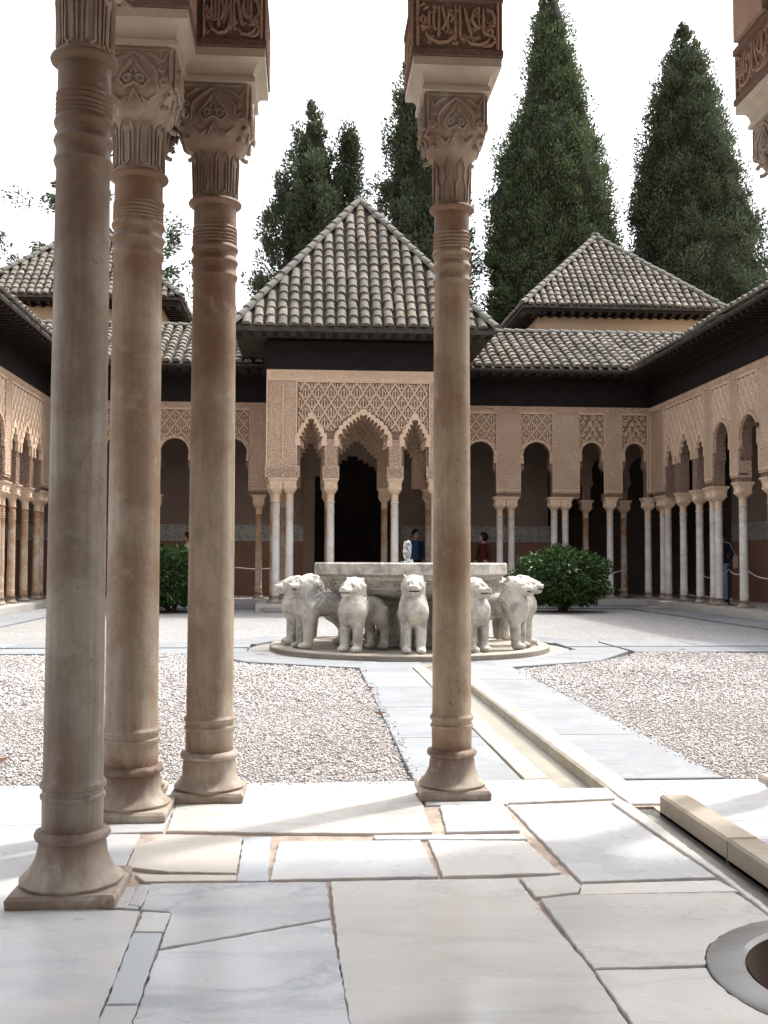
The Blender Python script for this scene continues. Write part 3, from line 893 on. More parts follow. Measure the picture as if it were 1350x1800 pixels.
def capital_meshes(Rs, hw, carve=True, style=0):
    m = MB()
    r = Rs - 0.008
    m.loft([super_ring(*t) for t in ((r, 2, 2.306), (r + .001, 2, 2.38), (r + .004, 2, 2.46), (r + .010, 2.1, 2.488), (r + .024, 2.4, 2.502), (hw - .020, 3.0, 2.522), (hw - .010, 4.5, 2.552), (hw - .004, 8, 2.58), (hw - .001, 16, 2.61), (hw, 24, 2.72))])
    if carve:
        for k in range(4):
            rot = Matrix.Rotation(R(90 * k), 3, 'Z')
            def fm(a, b, rot=rot):
                x = (a - 0.5) * 2 * hw * 0.95
                y = -hw + (0.0 if b > 0.35 else (0.35 - b) ** 1.6 * 0.16)
                return rot @ Vector((x * (1.0 if b > 0.35 else 1 - (0.35 - b) * 0.5), y, 2.505 + 0.21 * b))
            relief(m, fm, CAP, 0.0082)
        nf = 8
        for k in range(nf):       # ribbon of leaves round the neck
            a0 = 2 * math.pi * k / nf
            da = 2 * math.pi / nf
            def cm(u, v, a0=a0, da=da):
                a = a0 + u * da
                return Vector(((r + 0.003 + 0.004 * v) * math.cos(a), (r + 0.003 + 0.004 * v) * math.sin(a), 2.318 + v * 0.165))
            if style == 0:
                relief(m, cm, [[(0.12, 0.0), (0.12, 0.8), (0.3, 0.98), (0.5, 0.86), (0.7, 0.98), (0.88, 0.8), (0.88, 0.0)], [(0.30, 0.72), (0.30, 0.06), (0.5, 0.0), (0.70, 0.06), (0.70, 0.72)]], 0.0048, 4)
            else:
                relief(m, cm, [[(0.15, 0.0), (0.10, 0.3), (0.3, 0.5), (0.22, 0.75), (0.5, 0.98), (0.78, 0.75), (0.7, 0.5), (0.9, 0.3), (0.85, 0.0)]], 0.005, 4)
        for k in range(4):        # curled leaf tips under the corners
            a = R(45 + 90 * k)
            cx, cy = (hw * 1.08) * math.cos(a), (hw * 1.08) * math.sin(a)
            m.tube([(cx + 0.024 * math.cos(t) * math.cos(a), cy + 0.024 * math.cos(t) * math.sin(a), 2.535 + 0.024 * math.sin(t)) for t in [0.3 + i * 0.6 for i in range(9)]], 0.010, 6)
    return m

def chip_plinth(h, z):
    m = MB()
    P = []
    cs = [(-h, -h), (h, -h), (h, h), (-h, h)]
    for i in range(4):
        a, b = Vector(cs[i]), Vector(cs[(i + 1) % 4])
        for j in range(7):
            t = a.lerp(b, j / 7)
            t = t * (1 + random.uniform(-0.012, 0.004))
            P.append((t.x, t.y))
    m.sweep(P, [(0.0, 0.0), (0.002, z * 0.7), (-0.006, z)])
    return m

def near_column(loc, Rs, q, hw, mat, label, style=0, rz=0.0):
    t = empty('column', loc, rz)
    tag(t, label, 'column', 'marble columns of the near pavilion')
    chip_plinth(q, 0.034).build('plinth', MT['base'], t)
    m = MB(); m.lathe(base_profile(Rs, q), 56)
    # worn, chipped torus and lip
    rd = random.Random(int(loc[0] * 100))
    ph = [rd.uniform(0, 6.28) for _ in range(4)]
    m.v = [(x * k, y * k, z) for (x, y, z) in m.v for k in [1 + 0.012 * math.sin(5 * math.atan2(y, x) + ph[0]) * math.sin(z * 60 + ph[1]) + 0.008 * math.sin(11 * math.atan2(y, x) + ph[2])]]
    m.build('base', MT['base'], t, sharp=50)
    m = MB(); m.lathe(shaft_profile(Rs), 56)
    m.build('shaft', MT[mat], t, sharp=28)
    capital_meshes(Rs, hw, True, style).build('capital', MT['capital'], t, sharp=50)
    return t

near_cols = [
    near_column((-0.630, 2.945, 0), 0.0805, 0.140, 0.128, 'col_a', 'grey beige marble column nearest the camera at the left edge', 0),
    near_column((-0.622, 3.845, 0), 0.0945, 0.142, 0.142, 'col_b', 'beige marble column second from the left, just behind the nearest one', 0),
    near_column((-0.655, 4.125, 0), 0.0760, 0.118, 0.120, 'col_c', 'thin column almost hidden behind the second column from the left', 1),
    near_column((-0.368, 4.110, 0), 0.0905, 0.136, 0.142, 'col_b', 'brown stained marble column third from the left before the gravel', 0),
    near_column((0.566, 4.100, 0), 0.0770, 0.132, 0.121, 'col_c', 'slender brown marble column right of centre in front of the fountain', 1),
    near_column((1.985, 4.110, 0), 0.0780, 0.132, 0.125, 'col_c', 'column cut off by the right picture edge, only base and capital showing', 1),
    near_column((2.86, 4.110, 0), 0.09, 0.136, 0.142, 'col_b', 'marble column beyond the right picture edge in the pavilion front row', 0),
]

# ------------------------------------------------------------------ near pavilion above the columns
nearpav = empty('near_pavilion', (C, 2.2, 0))
tag(nearpav, 'carved stucco pavilion over the camera resting on the foreground columns', 'pavilion')
NP = Vector((C, 2.2, 0))
def impost(poly, faces, seed, tall=3.085):
    """cavetto slab and inscribed block over one column or column group; poly in world xy, ccw"""
    P = [(x - NP.x, y - NP.y) for x, y in poly]
    m = MB()
    m.sweep(P, [(0, 2.7215), (0.006, 2.724), (0.006, 2.742), (0, 2.745), (-0.001, 2.752)] + [(0.040 * (1 - math.cos(R(90 * i / 7))), 2.752 + 0.050 * math.sin(R(90 * i / 7))) for i in range(1, 8)] + [(0.044, 2.803), (0.044, 2.836), (0.038, 2.838)])
    im = m.build('impost_slab', MT['abacus'], nearpav, sharp=40)
    off = 0.050
    B = offset_poly(P, off)
    m = MB()
    m.sweep(B, [(-0.01, 2.838), (0.0, 2.842), (0.0, 2.866), (-0.010, 2.870), (-0.010, tall - 0.032), (0.0, tall - 0.026), (0.0, tall), (-0.022, tall + 0.02)])
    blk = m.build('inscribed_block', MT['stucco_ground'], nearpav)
    m = MB()
    n = len(B)
    for i in faces:
        a, b = Vector(B[i]), Vector(B[(i + 1) % n])
        d = (b - a); L = d.length; d.normalize()
        nr = Vector((d.y, -d.x))
        u0 = a + d * 0.022 - nr * 0.010
        W = L - 0.044
        H = tall - 0.036 - 2.874
        fm = plane_map((u0.x, u0.y, 2.874), (d.x * W, d.y * W, 0), (0, 0, H), (nr.x, nr.y, 0), 0.004)
        reps = max(1, round(W / 0.33))
        for k in range(reps):
            relief(m, lambda p, q_, k=k: fm((p + k) / reps, q_), MOTTO, 0.0078)
        relief(m, plane_map((u0.x, u0.y, 2.874), (d.x * W, d.y * W, 0), (0, 0, H), (nr.x, nr.y, 0), 0.0), filler(seed + i, int(30 * W / 0.3)), 0.0052, 4)
        for e in (0.0, 1.0):
            m.tube([fm(e, -0.02), fm(e, 1.02)], 0.006, 4)
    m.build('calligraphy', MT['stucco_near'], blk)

def sq(x, y, h):
    return [(x - h, y - h), (x + h, y - h), (x + h, y + h), (x - h, y + h)]
impost(sq(0.566, 4.10, 0.127), (0, 1, 3), 1)
impost(sq(1.985, 4.11, 0.131), (0, 1, 3), 9)
impost(sq(-0.63, 2.945, 0.134), (0, 1, 3), 17)
impost([(-0.775, 3.70), (-0.475, 3.70), (-0.475, 3.965), (-0.215, 3.965), (-0.215, 4.26), (-0.775, 4.26)], (0, 1, 2, 3), 25)
impost([(2.71, 3.965), (3.26, 3.965), (3.26, 4.26), (2.71, 4.26)], (0, 3), 33)

def scallop(xc, hw, zb, zs, za, lobes, bulge, p=1.0):
    """points of a cusped (stalactite) arch opening from bottom left to bottom right"""
    L = [(-hw, zs)]
    for k in range(lobes):
        t0, t1 = k / lobes, (k + 1) / lobes
        def bp(t):
            return (-hw * (1 - t) ** (0.95 if p > .9 else 1.0), zs + (za - zs) * (t ** p))
        p0, p1 = Vector(bp(t0)), Vector(bp(t1))
        d = p1 - p0
        nr = Vector((-d.y, d.x)).normalized()
        for j in range(1, 6):
            s = j / 6
            q = p0 + d * s + nr * bulge * math.sin(math.pi * s) ** 0.8
            L.append((q.x, q.y))
        # the cusp: a small drop
        L.append((p1.x + 0.12 * bulge, p1.y - (0.55 * bulge if k < lobes - 1 else 0)))
    left = [(xc - hw, zb)] + [(xc + x, z) for x, z in L]
    right = [(xc - (x - xc), z) for x, z in left[:-1]][::-1]
    return left + right

def arch_poly(x0, x1, zb, zt, openings):
    P = [(x0, zb)]
    for o in openings:
        P += o
    P += [(x1, zb), (x1, zt), (x0, zt)]
    out = []
    for p in P:
        if not out or (abs(p[0] - out[-1][0]) + abs(p[1] - out[-1][1])) > 1e-5:
            out.append(p)
    return out

# front wall (toward the court) and left, right walls; local coordinates of nearpav
def np_wall(name, place, x0, x1, ops, zt=4.75):
    m = MB()
    m.prism(arch_poly(x0, x1, 3.10, zt, ops), 0.0, 0.28)
    m.v = [tuple(place @ Vector(v)) for v in m.v]
    return m.build(name, MT['stucco_near'], nearpav)
front = Matrix.Translation((0, 3.97 - NP.y, 0))
np_wall('front_wall', front, -1.98, 1.98, [scallop(-1.235 + 0.05, 0.385, 3.10, 3.35, 3.75, 4, 0.05), scallop(0.005, 0.545, 3.10, 3.40, 3.95, 6, 0.05), scallop(1.185, 0.385, 3.10, 3.35, 3.75, 4, 0.05)])
side = Matrix.Rotation(R(90), 4, 'Z')
np_wall('left_wall', Matrix.Translation((-1.74, 0, 0)) @ side, -1.6, 1.765, [scallop(-1.05, 0.3, 3.10, 3.35, 3.75, 4, 0.05), scallop(0.02, 0.52, 3.10, 3.40, 3.95, 6, 0.05), scallop(1.11, 0.25, 3.10, 3.35, 3.75, 4, 0.05)])
np_wall('right_wall', Matrix.Translation((2.0, 0, 0)) @ side, -1.6, 1.765, [scallop(-1.05, 0.3, 3.10, 3.35, 3.75, 4, 0.05), scallop(0.02, 0.52, 3.10, 3.40, 3.95, 6, 0.05), scallop(1.11, 0.25, 3.10, 3.35, 3.75, 4, 0.05)])
# short moulded piers between block and wall with paired corner colonnettes
for (x, y, h) in ((0.566, 4.10, 0.150), (1.985, 4.11, 0.150), (-0.63, 2.945, 0.150)):
    for sx in (-1, 1):
        for sy in (-1, 1):
            m = MB()
            m.lathe([(0.018, 3.10), (0.020, 3.115), (0.014, 3.13), (0.014, 3.34), (0.02, 3.36)], 12, (x - NP.x + sx * h, y - NP.y + sy * h))
            m.build('corner_colonnette', MT['stucco_near'], nearpav, smooth=True)
m = MB()
m.box(-2.0, 2.0, -4.3, 2.05, 4.76, 4.9)
m.build('ceiling', MT['wood_red'], nearpav)
m = MB()
m.add([(-2.62, -4.3, 5.45), (2.62, -4.3, 5.45), (2.62, 2.72, 5.45), (-2.62, 2.72, 5.45), (0, -1.0, 9.0), (-2.62, -4.3, 5.35), (2.62, -4.3, 5.35), (2.62, 2.72, 5.35), (-2.62, 2.72, 5.35)],
      [(0, 1, 4), (1, 2, 4), (2, 3, 4), (3, 0, 4), (5, 8, 7, 6), (0, 5, 6, 1), (1, 6, 7, 2), (2, 7, 8, 3), (3, 8, 5, 0)])
m.build('roof', MT['pan'], nearpav)
m = MB()
m.box(-2.02, 2.02, -1.62, 2.07, 4.9, 5.349)
m.build('wooden_frieze', MT['wood'], nearpav)
# the gallery behind the camera
bw = empty('near_gallery', (C, -1.6, 0))
tag(bw, 'stucco gallery behind the camera closing the near end of the court', 'gallery')
m = MB(); m.box(-7.0, 7.0, -0.3, 0.0, 0.0, 5.2); m.build('back_wall', MT['stucco_inner'], bw)
m = MB(); m.box(-7.0, 7.0, -0.299, 2.1, 5.2, 5.4); m.build('roof_slab', MT['wood'], bw)
m = MB(); m.box(-7.0, -2.05, -0.298, 2.1, -0.24, 0.0); m.box(2.05, 7.0, -0.298, 2.1, -0.24, 0.0); m.build('floor_edge', MT['galfloor'], bw)

# ------------------------------------------------------------------ roof tiles
def tile_mesh(name, Rw, Ln, seg=6):
    m = MB()
    rings = []
    for y, k, dz in ((-0.01, 1.0, 0.032), (Ln, 0.86, 0.0)):
        rings.append([(Rw * k * math.cos(math.pi * i / seg), y, 0.85 * Rw * k * math.sin(math.pi * i / seg) + dz) for i in range(seg + 1)])
    n = seg + 1
    m.add(rings[0] + rings[1], [(i + 1, i, n + i, n + i + 1) for i in range(seg)] + [tuple(range(n)), tuple(reversed(range(n, 2 * n))), (0, n - 1, 2 * n - 1, n)])
    return m.mesh(name, MT['tile'])
TILE = tile_mesh('roof_tile', 0.098, 0.34)
TILE_S = tile_mesh('small_roof_tile', 0.084, 0.30)
HIP = tile_mesh('hip_tile', 0.115, 0.40)
HIP.materials.clear(); HIP.materials.append(MT['ridge'])

def frame(xd, yd, nd, p):
    M = Matrix((xd, yd, nd)).transposed().to_4x4()
    M.translation = p
    return M

def slope_tiles(roof, A, B, U, L, ok, sp, ex, mesh, single=True, vis=None):
    """lay cover tiles on a slope: A-B eave line, U up the slope, ok(s,t) -> inside"""
    A, B, U = Vector(A), Vector(B), Vector(U).normalized()
    xd = (B - A); W = xd.length; xd.normalize()
    nd = xd.cross(U).normalized()
    tv = np.array([v.co[:] for v in mesh.vertices]); tf = [tuple(p.vertices) for p in mesh.polygons]
    far = MB()
    nc = int(W / sp)
    off = (W - nc * sp) / 2
    for c in range(nc + 1):
        s = off + c * sp
        t = 0.0
        while t < L:
            if ok(s, t + ex * 0.6):
                p = A + xd * (s + random.uniform(-.010, .010)) + U * (t + random.uniform(-.022, .022)) + nd * (0.02 + .016 * math.sin(s * 1.3 + t * .9 + A.x) * math.sin(t * 1.7 + s * .4))
                M = frame(xd, U, nd, p) @ Matrix.Rotation(random.uniform(-.045, .045), 4, 'Z') @ Matrix.Rotation(random.uniform(-.05, .03), 4, 'X')
                if single and (vis is None or vis(s, t)):
                    o = bpy.data.objects.new('roof_tile', mesh)
                    COL.objects.link(o)
                    o.parent = roof
                    o.matrix_local = M
                else:
                    far.add([tuple(M @ Vector(v)) for v in tv], tf)
            t += ex
    if far.v:
        o = far.build('hidden_slope_tiles', MT['tile'], roof)
        o['kind'] = 'stuff'

def hip_line(roof, P, Q, sp=0.27, mesh=None, lift=0.03):
    P, Q = Vector(P), Vector(Q)
    d = (Q - P); L = d.length; d.normalize()
    side = d.cross(Vector((0, 0, 1))).normalized()
    nd = side.cross(d).normalized()
    t = 0.0
    while t < L - 0.1:
        o = bpy.data.objects.new('hip_tile', mesh or HIP)
        COL.objects.link(o)
        o.parent = roof
        o.matrix_local = frame(side, d, nd, P + d * t + nd * (lift + random.uniform(-.006, .006))) @ Matrix.Rotation(random.uniform(-.03, .03), 4, 'Z')
        t += sp

def pyramid(thing, cx, cy, hx, hy, ze, za, sp, ex, mesh, drop=0.09, vis_front=None, left_single=None):
    """hipped tiled roof as part of a thing (local coordinates)"""
    ap = (cx, cy, za)
    c = [(cx - hx, cy - hy, ze), (cx + hx, cy - hy, ze), (cx + hx, cy + hy, ze), (cx - hx, cy + hy, ze)]
    m = MB()
    m.add(c + [ap] + [(x, y, z - drop) for x, y, z in c], [(0, 1, 4), (1, 2, 4), (2, 3, 4), (3, 0, 4), (5, 8, 7, 6), (0, 5, 6, 1), (1, 6, 7, 2), (2, 7, 8, 3), (3, 8, 5, 0)])
    roof = m.build('roof', MT['pan'], thing)
    for k in range(4):
        a, b = Vector(c[k]), Vector(c[(k + 1) % 4])
        mid = (a + b) / 2
        U = Vector(ap) - mid
        L = U.length
        W = (b - a).length
        ok = lambda s, t, L=L, W=W: t < L - 0.12 and (W / 2) * t / L + 0.07 < s < W - (W / 2) * t / L - 0.07
        slope_tiles(roof, a, b, U, L, ok, sp, ex, mesh, single=(k == 0), vis=vis_front)
        hip_line(roof, c[k], ap)
    m = MB(); m.lathe([(0.17, za - 0.14), (0.14, za - 0.02), (0.06, za + 0.05), (0.01, za + 0.06)], 12, (cx, cy))
    m.build('apex_cap', MT['ridge'], roof, smooth=True)
    return roof

# ------------------------------------------------------------------ far columns (shared meshes)
def far_col_meshes():
    Rs, q, hw = 0.083, 0.135, 0.135
    b = MB(); b.lathe(base_profile(Rs, q), 20); b.sweep([(-q, -q), (q, -q), (q, q), (-q, q)], [(0, 0), (0, .03)])
    s = MB(); s.lathe(shaft_profile(Rs), 20)
    c = capital_meshes(Rs, hw, False)
    for k in range(4):
        rot = Matrix.Rotation(R(90 * k), 3, 'Z')
        relief(c, lambda a, b_, rot=rot: rot @ Vector(((a - .5) * 2 * hw * .95, -hw + (0 if b_ > .35 else (.35 - b_) ** 1.6 * .16), 2.505 + .21 * b_)), [CAP[3], CAP[4], CAP[8], CAP[9]], 0.012, 4)
    c.sweep([(-hw, -hw), (hw, -hw), (hw, hw), (-hw, hw)], [(0.005, 2.721), (0.005, 2.745), (0.0, 2.755), (0.035, 2.80), (0.035, 2.835)])
    return b.mesh('base', MT['base'], True), s.mesh('shaft', MT['col_far'], True), s.mesh('shaft', MT['col_rust'], True), c.mesh('capital', MT['stucco_light'], True)
FB, FS, FSR, FCAP = far_col_meshes()
for me in (FB, FS, FSR, FCAP):
    me.set_sharp_from_angle(angle=R(45))

def far_col(parent, x, y, k=0.93, rust=False, z=0.0):
    c = empty('column', (x, y, z), 0, parent)
    c.scale = (1, 1, k)
    link('base', FB, c); link('shaft', FSR if rust else FS, c); link('capital', FCAP, c)
    return c

# ------------------------------------------------------------------ carved walls
def curve_of(b):
    """height of an arch opening edge over x for a bay dict"""
    def f(x):
        d = abs(x - b['c']) / b['hw']
        if d > 1: return -1
        if b['t'] == 'm':
            return b['zs'] + (b['za'] - b['zs']) * (1 - d)
        return b['za'] - b['hw'] + b['hw'] * math.sqrt(max(0, 1 - d * d))
    return f

def round_op(xc, r, zb, za):
    zc = za - r
    L = [(xc - r - 0.045, zb), (xc - r - 0.045, zc - 0.44), (xc - r - 0.02, zc - 0.40), (xc - r + 0.028, zc - 0.33), (xc - r + 0.028, zc - 0.27), (xc - r + 0.008, zc - 0.2)]
    n = 26
    for i in range(n + 1):
        a = R(188 - 196 * i / n)
        rr = r * (1.0 + (0.03 if i % 2 else 0.0))
        L.append((xc + rr * math.cos(a), zc + rr * math.sin(a) * 1.0))
    return L + [(2 * xc - x, z) for x, z in L[:6]][::-1]

def opening(b, zb):
    if b['t'] == 'm':
        return scallop(b['c'], b['hw'], zb, b['zs'], b['za'], b.get('n', 5), b.get('bu', 0.045), b.get('p', 1.0))
    return round_op(b['c'], b['hw'], zb, b['za'])

def arch_band(b, zb, y0, y1, wdt):
    """the moulded band that follows an arch"""
    if b['t'] == 'm':
        inn = scallop(b['c'], b['hw'] - 0.012, b['zs'] - 0.12, b['zs'], b['za'] - 0.012, b.get('n', 5), b.get('bu', 0.045), b.get('p', 1.0))
        out = scallop(b['c'], b['hw'] + wdt * 0.75, b['zs'] - 0.12, b['zs'] + 0.05, b['za'] + wdt, b.get('n', 5), 0.028, b.get('p', 1.0))
    else:
        z0 = b['za'] - b['hw'] - 0.3
        inn = round_op(b['c'], b['hw'] - 0.01, z0 - 0.3, b['za'] - 0.01)[5:-5]
        r = b['hw'] + wdt
        zc = b['za'] - b['hw']
        out = [(b['c'] - r, zc - 0.2)] + [(b['c'] + r * math.cos(R(180 - 180 * i / 22)), zc + r * math.sin(R(180 - 180 * i / 22))) for i in range(23)] + [(b['c'] + r, zc - 0.2)]
    m = MB()
    m.prism(inn + out[::-1], y0, y1)
    return m

def sebka(m, x0, x1, z0, z1, cw, ch, y, keep, r=0.019, motif=True):
    nx, nz = int((x1 - x0) / cw + 2), int((z1 - z0) / ch + 2)
    def inb(p):
        return x0 <= p[0] <= x1 and z0 <= p[1] <= z1 and keep(*p)
    def seg(a, b, rr):
        k = 5
        run = []
        for i in range(k + 1):
            p = (a[0] + (b[0] - a[0]) * i / k, a[1] + (b[1] - a[1]) * i / k)
            if inb(p): run.append((p[0], y, p[1]))
            else:
                if len(run) > 1: m.tube(run, rr, 4)
                run = []
        if len(run) > 1: m.tube(run, rr, 4)
    for j in range(-1, nz * 2 + 1):
        zc = z1 - j * ch / 2
        for i in range(-1, nx + 1):
            xc = x0 + (i + (0.5 if j % 2 else 0.0)) * cw
            t, l, b_, r_ = (xc, zc + ch / 2), (xc - cw / 2, zc), (xc, zc - ch / 2), (xc + cw / 2, zc)
            seg(t, l, r); seg(t, r_, r)
            if motif:
                for k in range(8):
                    a0, a1 = k * math.pi / 4, (k + 1) * math.pi / 4
                    seg((xc + cw * .24 * math.cos(a0), zc - .02 + ch * .23 * math.sin(a0)), (xc + cw * .24 * math.cos(a1), zc - .02 + ch * .23 * math.sin(a1)), r * 0.52)
                seg((xc, zc - ch * .28), (xc, zc + ch * .28), r * 0.62)

def vegetal(m, x0, x1, z0, z1, y, keep, r=0.013):
    """scrolling leaf ornament: paired spirals, stems and rosettes"""
    def put(st, rr):
        run = []
        for p in st:
            if x0 <= p[0] <= x1 and z0 <= p[1] <= z1 and keep(*p): run.append((p[0], y, p[1]))
            else:
                if len(run) > 1: m.tube(run, rr, 4)
                run = []
        if len(run) > 1: m.tube(run, rr, 4)
    xc = (x0 + x1) / 2; w = x1 - x0
    nz = max(2, round((z1 - z0) / 0.135))
    for j in range(nz):
        zc = z1 - (j + .5) * (z1 - z0) / nz
        for i in range(4):
            xx = x0 + (i + (.5 if j % 2 else 0.0)) * w / 3.5 + random.uniform(-.012, .012)
            sg = 1 if xx < xc else -1
            put(spiral(xx, zc, random.uniform(.05, .085), random.uniform(0, 6.28), random.uniform(.9, 1.5), sg, 12), r)
            put([(xx - sg * .09, zc - .10), (xx - sg * .02, zc - .02), (xx + sg * .05, zc + .10), (xx + sg * .10, zc + .12)], r * .8)

def letters(m, x0, x1, z0, z1, y, seed, vert=False, r=0.011):
    """a row (or column) of carved calligraphic strokes"""
    L = (z1 - z0) if vert else (x1 - x0)
    H = (x1 - x0) if vert else (z1 - z0)
    unit = H * 2.2
    n = max(1, round(L / unit))
    for k in range(n):
        for st in MOTTO:
            P = []
            for a, b in st:
                s = (a + k) / n
                if vert: P.append((x0 + b * (x1 - x0), y, z1 - s * L))
                else: P.append((x0 + s * L, y, z0 + b * H))
            m.tube(P, r, 4)

def rosettes(m, x0, x1, z0, z1, y, r=0.010):
    w = x1 - x0
    n = max(1, round((z1 - z0) / (w * 0.92)))
    h = (z1 - z0) / n
    xc = (x0 + x1) / 2
    for k in range(n):
        zc = z0 + (k + .5) * h
        m.tube([(xc + w * .42 * math.cos(R(45 * i)) * (1.0 if i % 2 else .72), y, zc + h * .46 * math.sin(R(45 * i)) * (1.0 if i % 2 else .72)) for i in range(9)], r, 4)
        m.tube([(xc + w * .16 * math.cos(R(60 * i)), y, zc + h * .16 * math.sin(R(60 * i))) for i in range(7)], r, 4)
        for s in (-1, 1):
            m.tube([(xc + s * w * .2, y, zc - h * .5), (xc + s * w * .3, y, zc), (xc + s * w * .2, y, zc + h * .5)], r * .8, 4)

def eave(thing, x0, x1, zf, ze, out, ret=0.0, step=0.26, y_in=0.0):
    """dark cedar frieze under the roof with rafters carrying the overhang (front face y=0, overhang toward -y)"""
    m = MB()
    m.box(x0, x1, -0.03, 0.25, zf, ze - 0.18)
    m.box(x0, x1, -0.075, 0.24, ze - 0.36, ze - 0.181)
    fr = m.build('wooden_frieze', MT['wood'], thing)
    m = MB()
    m.add([(x0 - ret, -out, ze - 0.10), (x1 + ret, -out, ze - 0.10), (x1 + ret, 0.2, ze + 0.06), (x0 - ret, 0.2, ze + 0.06), (x0 - ret, -out, ze - 0.06), (x1 + ret, -out, ze - 0.06), (x1 + ret, 0.2, ze + 0.10), (x0 - ret, 0.2, ze + 0.10)],
          [(0, 3, 2, 1), (4, 5, 6, 7), (0, 1, 5, 4), (1, 2, 6, 5), (2, 3, 7, 6), (3, 0, 4, 7)])
    so_ = m.build('eave_soffit', MT['wood_red'], thing)
    m = MB()
    m.add([(-.04, -out + .05, -0.165), (.04, -out + .05, -0.165), (.04, 0.0, -0.10), (-.04, 0.0, -0.10), (-.04, -out + .02, -0.099), (.04, -out + .02, -0.099), (.04, 0.0, 0.04), (-.04, 0.0, 0.04)],
          [(0, 3, 2, 1), (4, 5, 6, 7), (0, 1, 5, 4), (1, 2, 6, 5), (2, 3, 7, 6), (3, 0, 4, 7)])
    rm = m.mesh('rafter', MT['wood_red'])
    n = int((x1 - x0 + 2 * ret) / step)
    for i in range(n + 1):
        link('rafter', rm, so_, (x0 - ret + 0.05 + i * (x1 - x0 + 2 * ret - 0.1) / max(1, n), 0, ze))

# ------------------------------------------------------------------ far pavilion
PX, PY = 1.17, 22.1
pav = empty('pavilion', (PX, PY, 0))
tag(pav, 'projecting stucco pavilion with pyramid tiled roof across the court', 'pavilion')
bays = [dict(t='m', c=-1.10, hw=0.235, zs=3.44, za=3.90, n=5), dict(t='m', c=0.0, hw=0.515, zs=3.43, za=3.97, n=7, p=0.60, bu=0.062), dict(t='m', c=1.10, hw=0.235, zs=3.44, za=3.90, n=5)]
ZB = 2.64
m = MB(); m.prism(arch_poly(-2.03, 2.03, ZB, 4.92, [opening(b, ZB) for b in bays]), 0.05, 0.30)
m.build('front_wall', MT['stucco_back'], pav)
fns = [curve_of(b) for b in bays]
def keepp(x, z, fns=fns, bb=bays):
    for f, b in zip(fns, bb):
        if abs(x - b['c']) < b['hw'] + .10:
            d = max(0.0, 1 - abs(x - b['c']) / (b['hw'] + .10)) ** (b.get('p', 1.0) ** 1.6)
            if z < b['zs'] + (b['za'] + .13 - b['zs']) * d + 0.02: return False
    return True
m = MB(); sebka(m, -1.36, 1.36, 3.62, 4.66, 0.272, 0.42, 0.03, keepp, 0.021)
m.build('lozenge_lattice', MT['stucco_light'], pav)['kind'] = 'stuff'
for b in bays:
    ab = arch_band(b, ZB, -0.015, 0.08, 0.13)
    bo = ab.build('arch_band', MT['stucco_light'], pav)
    for q, (dy, ins) in enumerate(((0.08, 0.0), (0.16, 0.035), (0.24, 0.07))):     # stalactite tiers inside the arch
        b2 = dict(b); b2['hw'] -= ins; b2['za'] -= ins * 0.8; b2['zs'] -= 0.02 * q
        arch_band(b2, ZB, dy + .001, dy + 0.075, 0.07).build('stalactite_tier', MT['stucco'], bo)
# piers: corner pilasters with rosette and inscription bands, slim piers between the arches
for s in (-1, 1):
    m = MB(); m.box(*sorted((s * 2.035, s * 1.39)), 0.0, 0.29, 2.90, 4.70)
    p = m.build('corner_pilaster', MT['stucco_fine'], pav)
    m = MB()
    xa, xb = sorted((s * 2.00, s * 1.72)); rosettes(m, xa, xb, 2.95, 4.65, -0.003)
    p2 = m.build('rosette_band', MT['stucco_light'], p)
    m = MB()
    xa, xb = sorted((s * 1.66, s * 1.44)); letters(m, xa, xb, 2.95, 4.64, -0.003, 3, True, 0.009)
    m.build('inscription_band', MT['stucco_light'], p)
    m = MB()
    for x in (2.03, 1.69, 1.41):
        m.box(s * x - .012, s * x + .012, -0.012, 0.01, 2.91, 4.69)
    m.build('fillet', MT['stucco_light'], p)
    m = MB(); xa, xb = sorted((s * 2.06, s * 1.335)); m.bevbox(xa, xb, -0.03, 0.32, ZB, 2.90, 0.015); letters(m, xa + .03, xb - .03, ZB + .03, 2.87, -0.033, 5, False, 0.008)
    m.build('pilaster_block', MT['stucco_fine'], pav)
for xc in (-0.68, 0.68):
    m = MB(); m.box(xc - 0.135, xc + 0.135, 0.0, 0.29, 2.90, 3.46); rosettes(m, xc - .11, xc + .11, 2.92, 3.44, -0.003, .008)
    m.box(xc - .135, xc - .118, -0.01, 0.01, 2.91, 3.45); m.box(xc + .118, xc + .135, -0.01, 0.01, 2.91, 3.45)
    m.build('pier', MT['stucco_fine'], pav)
    m = MB(); m.bevbox(xc - 0.175, xc + 0.175, -0.03, 0.32, ZB, 2.90, 0.015); letters(m, xc - .15, xc + .15, ZB + .03, 2.87, -0.033, 5, False, 0.008)
    m.build('pier_block', MT['stucco_fine'], pav)
m = MB(); m.box(-1.39, 1.39, 0.012, 0.06, 4.665, 4.70); m.box(-2.04, 2.04, -0.005, 0.28, 4.70, 4.925); letters(m, -1.95, 1.95, 4.725, 4.90, -0.008, 2, False, .010)
m.build('inscription_frieze', MT['stucco_light'], pav)
for x in (-1.825, -1.54, -0.68, 0.68, 1.54, 1.825):
    far_col(pav, x, 0.15, 0.931)
for s in (-1, 1):                                   # side arcades of the pavilion
    m = MB(); m.prism(arch_poly(0.31, 2.95, ZB, 4.92, [scallop(0.80, 0.26, ZB, 3.46, 3.9, 4, .045), scallop(1.85, 0.52, ZB, 3.45, 3.93, 6, .045)]), 0, 0.26)
    m.v = [((s * 2.03 - (0 if s < 0 else .26)) + y, x, z) for x, y, z in m.v]
    m.build('side_wall', MT['stucco'], pav)
    for y in (0.44, 1.2, 2.5, 2.78):
        far_col(pav, s * 1.88, y, 0.931, rust=(s < 0))
